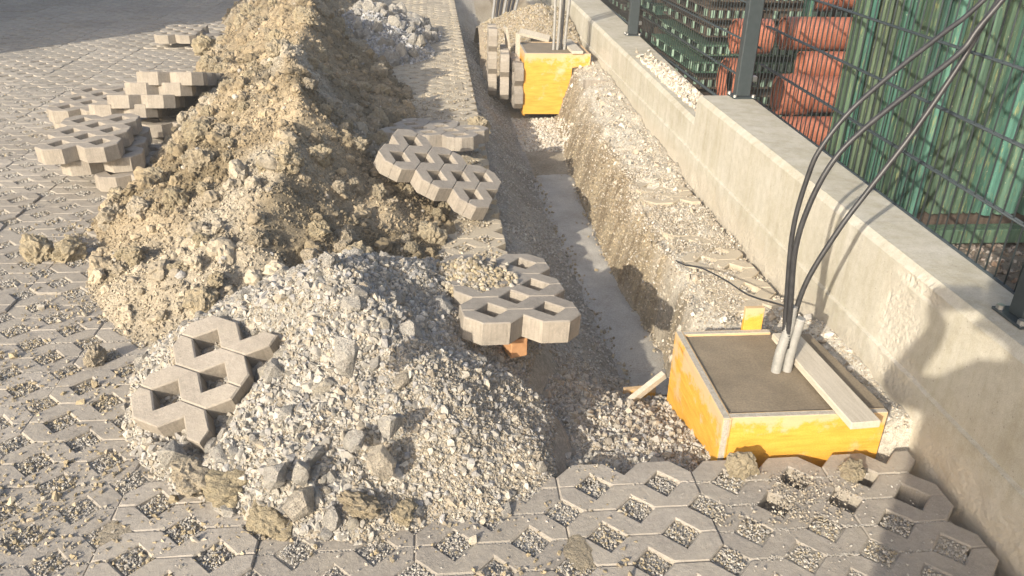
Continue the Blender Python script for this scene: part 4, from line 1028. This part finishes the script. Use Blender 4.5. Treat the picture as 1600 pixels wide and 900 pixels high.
Bp = plane_pts([(1241, 499), (1262, 437), (1312, 357), (1358, 296), (1429, 204), (1500, 100), (1548, 20)], 2.13)
cable([(1.135, 2.122, 0.2)] + Bp + [(1.62, 2.12, 1.50), (1.84, 2.10, 1.46), (1.98, 2.1, 1.0)], 0.0085, 'rightmost, straightest black cable rising from the shorter conduit to the fence', GC_)
cable([(1.105, 2.135, 0.33), (1.115, 2.22, 0.30), (1.10, 2.45, 0.22), (1.11, 2.70, 0.155), (1.10, 2.95, 0.09), (1.08, 3.1, 0.035), (1.07, 3.2, 0.01)], 0.0035, 'thin black wire arching from the near conduit down to the dusty pavers', None, 6)
for k, (dx, lean) in enumerate(((0.0, 0.0), (0.035, 0.012), (0.07, 0.004), (0.1, 0.018))):
    xb = 1.07 + dx
    tag(link('conduit', tube_me('conduit', smooth_path([(xb, 7.30 + 0.01 * k, bz - 0.1), (xb + lean, 7.30, 0.55), (xb + lean + 0.03 * (k - 1), 7.32, 1.2), (xb + 0.06 * k, 7.4, 1.7)], 8), 0.0125, 10), MAT['conduit' if k != 2 else 'cable']),
        ('leftmost of four upright pipes in the far yellow box', 'second from the left of four upright pipes in the far yellow box', 'dark third one of four upright pipes in the far yellow box', 'rightmost of four upright pipes in the far yellow box')[k], 'conduit', 'conduits of the far box')
for k in range(7):
    a = 0.035 * k
    tag(link('cable', tube_me('cable', smooth_path([(0.62 + a * 0.8, 9.1 + 0.1 * k, -0.25), (0.66 + a, 9.3, 0.1), (0.72 + a * 1.3, 9.6, 0.42), (0.80 + a * 1.5, 10.2, 0.5), (0.9 + a, 11, 0.35)], 6), 0.016, 7), MAT['conduit' if k % 3 == 0 else 'cable']),
        ('leftmost', 'second', 'third', 'middle', 'fifth', 'sixth', 'rightmost')[k] + ' of the cables in the bundle at the far trench end', 'cable', 'bundle of cables at the far trench end')

# ------------------------------------------------------------------ fence
FX = 1.685
def fence_x(y): return 1.52 + (y + 1.5) * 0.0418 - 0.014 if y < 4.4 else 1.70 + (y - 4.375) * 0.0258 - 0.014
posts = [(-0.75, 0.482), (1.775, 0.482), (4.33, 0.482), (7.0, 0.38), (9.6, 0.43), (12.2, 0.49)]
pm = box_me('fence_post', -0.04, 0.04, -0.03, 0.03, 0.0, 1.75, 0.004)
plm = box_me('base_plate', -0.065, 0.065, -0.06, 0.06, 0.0, 0.008, 0.001)
bm = bmesh.new(); bmesh.ops.create_cone(bm, cap_ends=True, segments=6, radius1=0.011, radius2=0.011, depth=0.012); bolt = mesh_bm('bolt', bm)
for k, (py, pz) in enumerate(posts):
    xx = fence_x(py) - 0.05
    r_ = empty('fence_post', ['dark fence post behind the photographer on the near wall', 'dark fence post at the right edge of the picture beside the green frames', 'dark fence post on the step where the two wall stretches meet',
               'dark fence post on the far wall left of the first panel joint', 'distant dark fence post on the far wall', 'farthest dark fence post on the wall'][k], 'fence post', (xx, py, pz + 0.001), group='fence posts on the wall')
    link('post', pm, MAT['fence'], r_).location = (0, 0, 0.008)
    link('base_plate', plm, MAT['fence'], r_)
    for dx, dy in ((-0.052, -0.045), (0.052, -0.045), (-0.052, 0.045), (0.052, 0.045)):
        b_ = link('bolt', bolt, MAT['zinc'], r_); b_.location = (dx, dy, 0.014)
    c_ = link('clamp', box_me('clamp', -0.012, 0.02, -0.02, 0.02, -0.015, 0.015, 0.003), MAT['zinc'], r_); c_.location = (0.05, 0, 0.1)
vw = tube_me('vertical_wire', [(0, 0, 0.012), (0, 0, 0.8), (0, 0, 1.62)], 0.0028, 6)
for k in range(5):
    (ya, za), (yb, zb) = posts[k], posts[k + 1]
    z0 = 0.448 if k < 2 else 0.325 + 0.05 * (k - 2)
    r_ = empty('mesh_fence', ['dark mesh fence panel nearest the camera, right of the picture', 'dark mesh fence panel between the right edge post and the post on the wall step', 'dark mesh fence panel on the far wall beyond the wall step',
               'second dark mesh fence panel beyond the wall step', 'farthest dark mesh fence panel'][k], 'fence panel', (fence_x(ya) + 0.03, ya, z0), group='mesh panels of the fence')
    xb_ = fence_x(yb) - fence_x(ya); L = yb - ya
    n = int(L / 0.05)
    for q in range(n):
        t = (q + 0.5) / n; o = link('vertical_wire', vw, MAT['fence'], r_); o.location = (xb_ * t, L * t, 0)
    hw = tube_me('horizontal_wire', [(0, 0.02, 0), (xb_ / 2, L / 2, 0), (xb_, L - 0.02, 0)], 0.0038, 6)
    zr = 0.016
    rl = tube_me('bottom_rail', [(0, 0.02, zr), (xb_ / 2, L / 2, zr), (xb_, L - 0.02, zr)], 0.010, 6)
    link('bottom_rail', rl, MAT['fence'], r_)
    for zq in np.arange(0.215, 1.6, 0.2):
        for dx in (-0.0062, 0.0062): o = link('horizontal_wire', hw, MAT['fence'], r_); o.location = (dx, 0, zq)

# ------------------------------------------------------------------ yard behind the fence
# upright green shuttering frames
yy = 3.40; x_ = 1.80; k = 0
ORD = ['first', 'second', 'third', 'fourth', 'fifth', 'sixth', 'seventh', 'eighth', 'ninth', 'tenth', 'eleventh', 'twelfth', 'thirteenth', 'fourteenth', 'fifteenth', 'sixteenth', 'seventeenth', 'eighteenth', 'nineteenth', 'twentieth']
def ordw(k):
    return ORD[k] if k < 20 else 'twenty-' + ORD[k - 20] if k < 29 else 'thirtieth' if k == 29 else 'thirty-' + ORD[k - 30] if k < 39 else 'fortieth' if k == 39 else 'forty-' + ORD[k - 40]
while x_ < 4.4:
    t = min(1, (x_ - 1.73) / 0.9); wd = random.uniform(0.026, 0.046) * (1 - t) + random.uniform(0.055, 0.085) * t
    dep = random.uniform(-0.03, 0.03); hh = 1.9 + random.uniform(-0.04, 0.04)
    we = wd * random.uniform(0.74, 0.9); rnd = random.random() < 0.65
    prof = [(we / 2 - we / 2 * math.cos(a_), -(we * 0.42) * math.sin(a_)) for a_ in np.linspace(0, math.pi, 9)] if rnd else [(0, 0), (0.004, -0.006), (we * 0.42, -0.006), (we * 0.46, 0.006), (we * 0.60, 0.006), (we * 0.64, -0.006), (we - 0.004, -0.006), (we, 0)]
    prof += [(we, 0.075), (0, 0.075)]
    bm = bmesh.new(); rings = [[bm.verts.new((p[0], p[1], z_)) for p in prof] for z_ in (0, hh)]
    np_ = len(prof)
    for q in range(np_): bm.faces.new([rings[0][q], rings[0][(q + 1) % np_], rings[1][(q + 1) % np_], rings[1][q]])
    bm.faces.new(rings[0][::-1]); bm.faces.new(rings[1]); bmesh.ops.recalc_face_normals(bm, faces=bm.faces)
    backing = bmesh.new(); box_bm(backing, we + 0.0005, wd + 0.001, 0.035, 0.05, 0.02, hh - 0.02)  # dark strip added behind each gap, the gap's shade put into its colour
    r_ = empty('green_panel', f'weathered green upright panel, {ordw(k)} from the left in the stack behind the fence', 'shuttering panel', (x_, yy + dep, 0.14), (random.gauss(0, 0.006), random.gauss(0.0, 0.01), 0), group='upright green panels in the stack behind the fence')
    link('panel', mesh_bm('green_panel', bm), MAT['green'], r_); link('gap_backing', mesh_bm('gap_backing', backing), MAT['dark_wood'], r_)
    x_ += wd + random.uniform(0.002, 0.008); k += 1
o = link('steel_rail', box_me('steel_rail', 0, 2.3, -0.03, 0.05, 0, 0.07, 0.004), MAT['green']); o.location = (2.2, 3.32, 0.03); tag(o, 'low green steel rail under the upright panels behind the fence', 'steel rail')
for q in range(3):
    o = link('timber_bearer', box_me('timber_bearer', 0, 2.7, -0.05, 0.05, 0, 0.10, 0.004), MAT['dark_wood']); o.location = (1.74, 3.50 + 0.3 * q, 0.035)
    tag(o, ('front dark timber bearer under the green panels', 'middle dark timber bearer under the green panels', 'back dark timber bearer under the green panels')[q], 'timber bearer')
# orange-brown pipes lying across
def big_pipe(x0, x1, y, z, r, label, socket=0.14):
    r_ = empty('drain_pipe', label, 'pipe', (x0, y, z), group='orange-brown drain pipes stacked behind the fence')
    seg = 28; L = x1 - x0
    prof = [(0, r * 0.90), (0, r * 1.12), (socket, r * 1.12), (socket + 0.025, r), (L, r)] if socket else [(0, r * 0.92), (0, r), (L, r)]
    V, F = [], []
    a = np.linspace(0, 2 * np.pi, seg, endpoint=False)
    for px, pr in prof + [(L, r * 0.9), (0.01, r * 0.9)]: V += [(px, pr * math.cos(t), pr * math.sin(t)) for t in a]
    for i in range(len(prof) + 1):
        for j in range(seg): F.append((i * seg + j, i * seg + (j + 1) % seg, (i + 1) * seg + (j + 1) % seg, (i + 1) * seg + j))
    me = bpy.data.meshes.new('pipe'); me.from_pydata(V, [], F); me.update()
    link('pipe_barrel', me, MAT['pipe'], r_, smooth=False)
    if socket:
        rg = [(socket * 0.45, r * 1.125), (socket * 0.45 + 0.005, r * 1.17), (socket * 0.45 + 0.03, r * 1.17), (socket * 0.45 + 0.035, r * 1.125)]
        V, F = [], []
        for px, pr in rg: V += [(px, pr * math.cos(t), pr * math.sin(t)) for t in a]
        for i in range(3):
            for j in range(seg): F.append((i * seg + j, i * seg + (j + 1) % seg, (i + 1) * seg + (j + 1) % seg, (i + 1) * seg + j))
        me = bpy.data.meshes.new('ring'); me.from_pydata(V, [], F); me.update(); link('socket_ring', me, MAT['pipe'], r_)
big_pipe(1.86, 2.08, 5.0, 0.70, 0.105, 'short orange pipe end just right of the step fence post', 0)
big_pipe(2.17, 4.6, 5.0, 0.72, 0.10, 'long upper orange drain pipe running behind the green panels', 0)
big_pipe(2.27, 4.6, 4.9, 0.545, 0.085, 'slim orange drain pipe in the middle of the stack', 0)
big_pipe(2.12, 4.6, 4.8, 0.385, 0.112, 'thickest orange drain pipe with a wide socket end', 0.17)
big_pipe(2.02, 4.6, 4.65, 0.185, 0.10, 'lowest orange drain pipe lying on the yard ground', 0.0)
big_pipe(1.93, 2.0, 5.25, 0.36, 0.16, 'red-brown pipe collar standing behind the thick pipe', 0)
big_pipe(2.42, 4.6, 5.2, 0.95, 0.105, 'topmost orange drain pipe at the upper edge of the picture', 0.1)
big_pipe(1.82, 2.0, 4.9, 0.13, 0.09, 'short orange pipe offcut on the ground by the wall', 0)
# flat lying decks in stacks farther back
rib_me = box_me('rib', -0.011, 0.011, -0.006, 0.012, 0.012, 0.062, 0.002)
def deck_stack(x0, y0, n, wx, ln, z0, dz, lab):
    for k in range(n):
        ox, oy = random.uniform(-0.05, 0.05), random.uniform(-0.05, 0.05)
        r_ = empty('flat_panel', ('bottom' if k == 0 else 'topmost' if k == n - 1 else ordw(k) + ' from the bottom') + ' flat panel ' + lab, 'shuttering panel', (x0 + ox, y0 + oy, z0 + k * dz), (0, 0, random.gauss(0, 0.012)), group='flat green panels stacked behind the fence')
        bm = bmesh.new(); box_bm(bm, 0, wx, 0.02, ln, 0.0, 0.012); box_bm(bm, 0, wx, 0.02, ln, 0.062, 0.074); box_bm(bm, 0.0, wx, 0.06, 0.08, 0.012, 0.062)
        link('deck', mesh_bm('deck', bm), MAT['green_flat' if random.random() < 0.35 else 'dark_wood'], r_)
        for q in range(int(wx / 0.055)):
            if random.random() < 0.12: continue
            o = link('rib', rib_me, MAT['rib'], r_); o.location = (0.02 + q * 0.055, 0.02, 0)
        for q in range(int(ln / 0.22)):
            o = link('rib', rib_me, MAT['rib'], r_); o.location = (-0.002, 0.12 + q * 0.22, 0); o.rotation_euler = (0, 0, -math.pi / 2)
        if random.random() < 0.75:
            s_ = link('spacer', box_me('spacer', 0.02, wx - 0.02, 0.2, 0.3, 0.0745, dz - 0.001, 0.002), MAT['dark_wood'], r_)
deck_stack(1.84, 5.5, 9, 1.15, 1.2, 0.03, 0.115, 'in the ribbed stack right behind the step fence post')
deck_stack(3.05, 5.6, 10, 1.4, 1.2, 0.03, 0.115, 'in the ribbed stack behind the long pipes')
deck_stack(1.95, 7.0, 9, 1.3, 1.6, 0.02, 0.13, 'in the dim stack seen through the far fence')
deck_stack(3.4, 7.2, 11, 1.5, 1.6, 0.02, 0.13, 'in the back stack right of the dim one')
deck_stack(2.1, 9.2, 9, 1.6, 1.8, 0.02, 0.13, 'in the second farthest stack beside the wall')
deck_stack(2.25, 11.6, 9, 1.8, 1.6, 0.02, 0.13, 'in the stack at the far end of the yard')
o = link('steel_post', box_me('steel_post', -0.025, 0.025, -0.025, 0.025, 0, 1.4, 0.003), MAT['green']); o.location = (2.36, 5.12, 0); tag(o, 'slim green steel post between the pipes and the flat panels', 'post')
x = RNG.uniform(1.66, 3.4, 5000); y = RNG.uniform(1.2, 3.4, 5000); s = RNG.uniform(0.004, 0.02, 5000)
kind(link('yard_gravel', scatter_mesh('yard_gravel', [(1, np.stack([x, y, terr2(x, y) + s * 0.3], 1), s, pick_cols(5000, [(0.17, 0.14, 0.11), (0.24, 0.20, 0.17), (0.12, 0.10, 0.085), (0.28, 0.25, 0.22), (0.20, 0.14, 0.10)], RNG))]), MAT['pebble'], ground), 'stuff')

# ------------------------------------------------------------------ the building whose corner shades the far paving (left of the picture)
ce = Vector((-3.42, 8.80, 0)); kk = 7.0
corner = ce - Vector((math.sin(SUN_AZ), math.cos(SUN_AZ), 0)) * kk
bl = empty('building', 'plain grey rendered building left of the paved yard, throwing the far shade', 'building', corner)
bm = bmesh.new(); box_bm(bm, -16, 0, 0, 14, -0.1, 9.0); link('wall', mesh_bm('wall', bm), MAT['render'], bl)
bm = bmesh.new(); box_bm(bm, -16.3, 0.0, -0.0, 14.3, 9.0, 9.25); link('roof', mesh_bm('roof', bm), MAT['dark_wood'], bl)
for zf_ in (1.0, 3.8, 6.6):
    for q in range(4):
        f_ = link('window', box_me('window', -0.002, 0.05, 1.4 + 3.1 * q, 2.6 + 3.1 * q, zf_, zf_ + 1.5, 0.004), MAT['timber'], bl)
        link('pane', box_me('pane', 0.052, 0.058, 1.48 + 3.1 * q, 2.52 + 3.1 * q, zf_ + 0.08, zf_ + 1.42), MAT['glass'], f_)
# low wall at the far side of the yard
lw = link('low_wall', box_me('low_wall', 0, 14, 0, 0.25, -0.05, 0.9, 0.01), MAT['render']); lw.location = (-15.0, 13.9, 0); lw.rotation_euler = (0, 0, 0.02)
tag(lw, 'low grey wall in the shade at the far left edge of the paving', 'wall')

# ------------------------------------------------------------------ the person taking the picture, whose shadow falls on the wall
def skin_mesh(name, verts, edges, sub=2):
    me = bpy.data.meshes.new(name); me.from_pydata([v[0] for v in verts], edges, []); me.update()
    o = bpy.data.objects.new(name, me); COL.objects.link(o)
    o.modifiers.new('skin', 'SKIN')
    sv = me.skin_vertices[0].data
    for i, v in enumerate(verts):
        r = v[1]; sv[i].radius = (r, r) if np.isscalar(r) else r; sv[i].use_root = (i == 0)
    ss = o.modifiers.new('sub', 'SUBSURF'); ss.levels = sub; ss.render_levels = sub
    dg = bpy.context.evaluated_depsgraph_get(); dg.update()
    m2 = bpy.data.meshes.new_from_object(o.evaluated_get(dg)); bpy.data.objects.remove(o); m2.name = name
    m2.polygons.foreach_set('use_smooth', np.ones(len(m2.polygons), bool))
    return m2
PX, PY = -0.07, -0.42
ph = Vector((0, 0, CAMH)) - fw * 0.012
hl = ph - rt * 0.078 - fw * 0.012 - up * 0.01; hr = ph + rt * 0.078 - fw * 0.012 - up * 0.01
def P3(x, y, z): return (PX + x, PY + y, z)
vs = [(P3(0, 0, 0.95), (0.225, 0.15)), (P3(0, 0.0, 1.10), (0.225, 0.15)), (P3(0, 0.0, 1.28), (0.235, 0.15)), (P3(0, 0.01, 1.42), (0.15, 0.10)), (P3(0, 0.03, 1.50), 0.055),
      (P3(0, 0.06, 1.58), (0.072, 0.085)), (P3(0, 0.07, 1.67), (0.082, 0.1)), (P3(0, 0.06, 1.75), (0.06, 0.07)),
      (P3(-0.19, 0.0, 1.40), 0.062), (P3(-0.19, 0.24, 1.27), 0.055), tuple([tuple(hl + Vector((-0.02, -0.09, -0.05))), 0.03]), tuple([tuple(hl + Vector((-0.008, -0.03, -0.012))), 0.026]),
      (P3(0.19, 0.0, 1.40), 0.062), (P3(0.36, 0.16, 1.24), 0.05), tuple([tuple(hr + Vector((0.02, -0.09, -0.05))), 0.03]), tuple([tuple(hr + Vector((0.008, -0.03, -0.012))), 0.026]),
      (P3(-0.11, 0, 0.86), 0.115), (P3(-0.12, 0.02, 0.50), 0.085), (P3(-0.13, -0.02, 0.10), 0.045), (P3(-0.13, 0.03, 0.05), 0.05), (P3(-0.145, 0.17, 0.035), 0.035),
      (P3(0.11, 0, 0.86), 0.115), (P3(0.12, 0.03, 0.50), 0.085), (P3(0.13, -0.01, 0.10), 0.045), (P3(0.13, 0.04, 0.05), 0.05), (P3(0.15, 0.18, 0.035), 0.035)]
es = [(0, 1), (1, 2), (2, 3), (3, 4), (4, 5), (5, 6), (6, 7), (3, 8), (8, 9), (9, 10), (10, 11), (3, 12), (12, 13), (13, 14), (14, 15), (0, 16), (16, 17), (17, 18), (18, 19), (19, 20), (0, 21), (21, 22), (22, 23), (23, 24), (24, 25)]
def add_fingers(side, wrist_idx, hand):
    for f in range(4):
        b = hand - rt * side * 0.0 + up * (0.024 - 0.016 * f) - fw * 0.01
        n0 = len(vs); L = (0.9, 1.0, 0.95, 0.75)[f]
        vs.append((tuple(b + rt * side * 0.004), 0.0075)); vs.append((tuple(b + rt * side * 0.006 + fw * 0.012 * L), 0.0072)); vs.append((tuple(b - rt * side * 0.012 * L + fw * 0.016), 0.006))
        es.extend([(wrist_idx, n0), (n0, n0 + 1), (n0 + 1, n0 + 2)])
    n0 = len(vs); b = hand - fw * 0.02 - up * 0.03
    vs.append((tuple(b - rt * side * 0.004), 0.009)); vs.append((tuple(b - rt * side * 0.03 + up * 0.012), 0.0075)); es.extend([(wrist_idx, n0), (n0, n0 + 1)])
add_fingers(-1, 11, hl); add_fingers(1, 15, hr)
body = skin_mesh('person', vs, es)
for mname in ('skin', 'jacket', 'trousers', 'phone'): body.materials.append(MAT[mname])
for p in body.polygons:
    c = p.center; z = c.z; hand_d = min((c - hl).length, (c - hr).length)
    if z < 0.09: p.material_index = 3
    elif z < 1.0: p.material_index = 2
    elif z < 1.49 and hand_d > 0.065: p.material_index = 1
    else: p.material_index = 0
person = link('person', body); tag(person, 'person in navy jacket and grey trousers holding a phone up in both hands', 'person')
v, f = ICO[3]; hv = v.copy(); hv = hv * np.array((0.088, 0.105, 0.115)) + np.array(P3(0, 0.045, 1.695)); keepf = [t for t in f if (hv[t].mean(0)[2] > 1.665 + 0.35 * max(0, hv[t].mean(0)[1] - (PY + 0.05)))]
hm = bpy.data.meshes.new('hair'); hm.from_pydata(hv.tolist(), [], [list(map(int, t)) for t in keepf]); hm.update(); link('hair', hm, MAT['hair'], person, smooth=True)
bm = bmesh.new(); bmesh.ops.create_cone(bm, cap_ends=True, segments=8, radius1=0.016, radius2=0.006, depth=0.035); nm = mesh_bm('nose', bm)
o = link('nose', nm, MAT['skin'], person); o.location = P3(0, 0.165, 1.65); o.rotation_euler = (math.radians(-65), 0, 0)
for sx in (-1, 1):
    o = link('eye', mesh_np('eye', ICO[1][0] * 0.012, ICO[1][1]), MAT['phone'], person); o.location = P3(0.032 * sx, 0.155, 1.68)
    o = link('ear', mesh_np('ear', ICO[2][0] * np.array((0.012, 0.022, 0.034)), ICO[2][1]), MAT['skin'], person); o.location = P3(0.088 * sx, 0.055, 1.66)
o = link('mouth', mesh_np('mouth', ICO[2][0] * np.array((0.025, 0.008, 0.006)), ICO[2][1]), MAT['brick'], person); o.location = P3(0, 0.148, 1.605)
pmx = box_me('phone', -0.074, 0.074, -0.036, 0.036, -0.004, 0.004, 0.003)
po = link('phone', pmx, MAT['phone']); mm = Matrix((rt, up, -fw)).transposed().to_4x4(); mm.translation = ph - fw * 0.004; po.matrix_world = mm
tag(po, 'black smartphone held level in both hands to take the picture', 'phone')

# ------------------------------------------------------------------ thin scattering volume added to soften contrast, standing in for lens veil
hz = link('veil_haze', box_me('veil_haze', -61, 61, -31, 91, -1.5, 9.8))
hm_ = bpy.data.materials.new('veil_haze'); hm_.use_nodes = True; hm_.node_tree.nodes.clear()
ho = hm_.node_tree.nodes.new('ShaderNodeOutputMaterial'); hv_ = hm_.node_tree.nodes.new('ShaderNodeVolumePrincipled')
hv_.inputs['Density'].default_value = 0.0065; hv_.inputs['Color'].default_value = (0.95, 0.93, 0.89, 1); hv_.inputs['Anisotropy'].default_value = 0.0
hm_.node_tree.links.new(hv_.outputs[0], ho.inputs['Volume']); hz.data.materials.append(hm_); kind(hz, 'stuff')
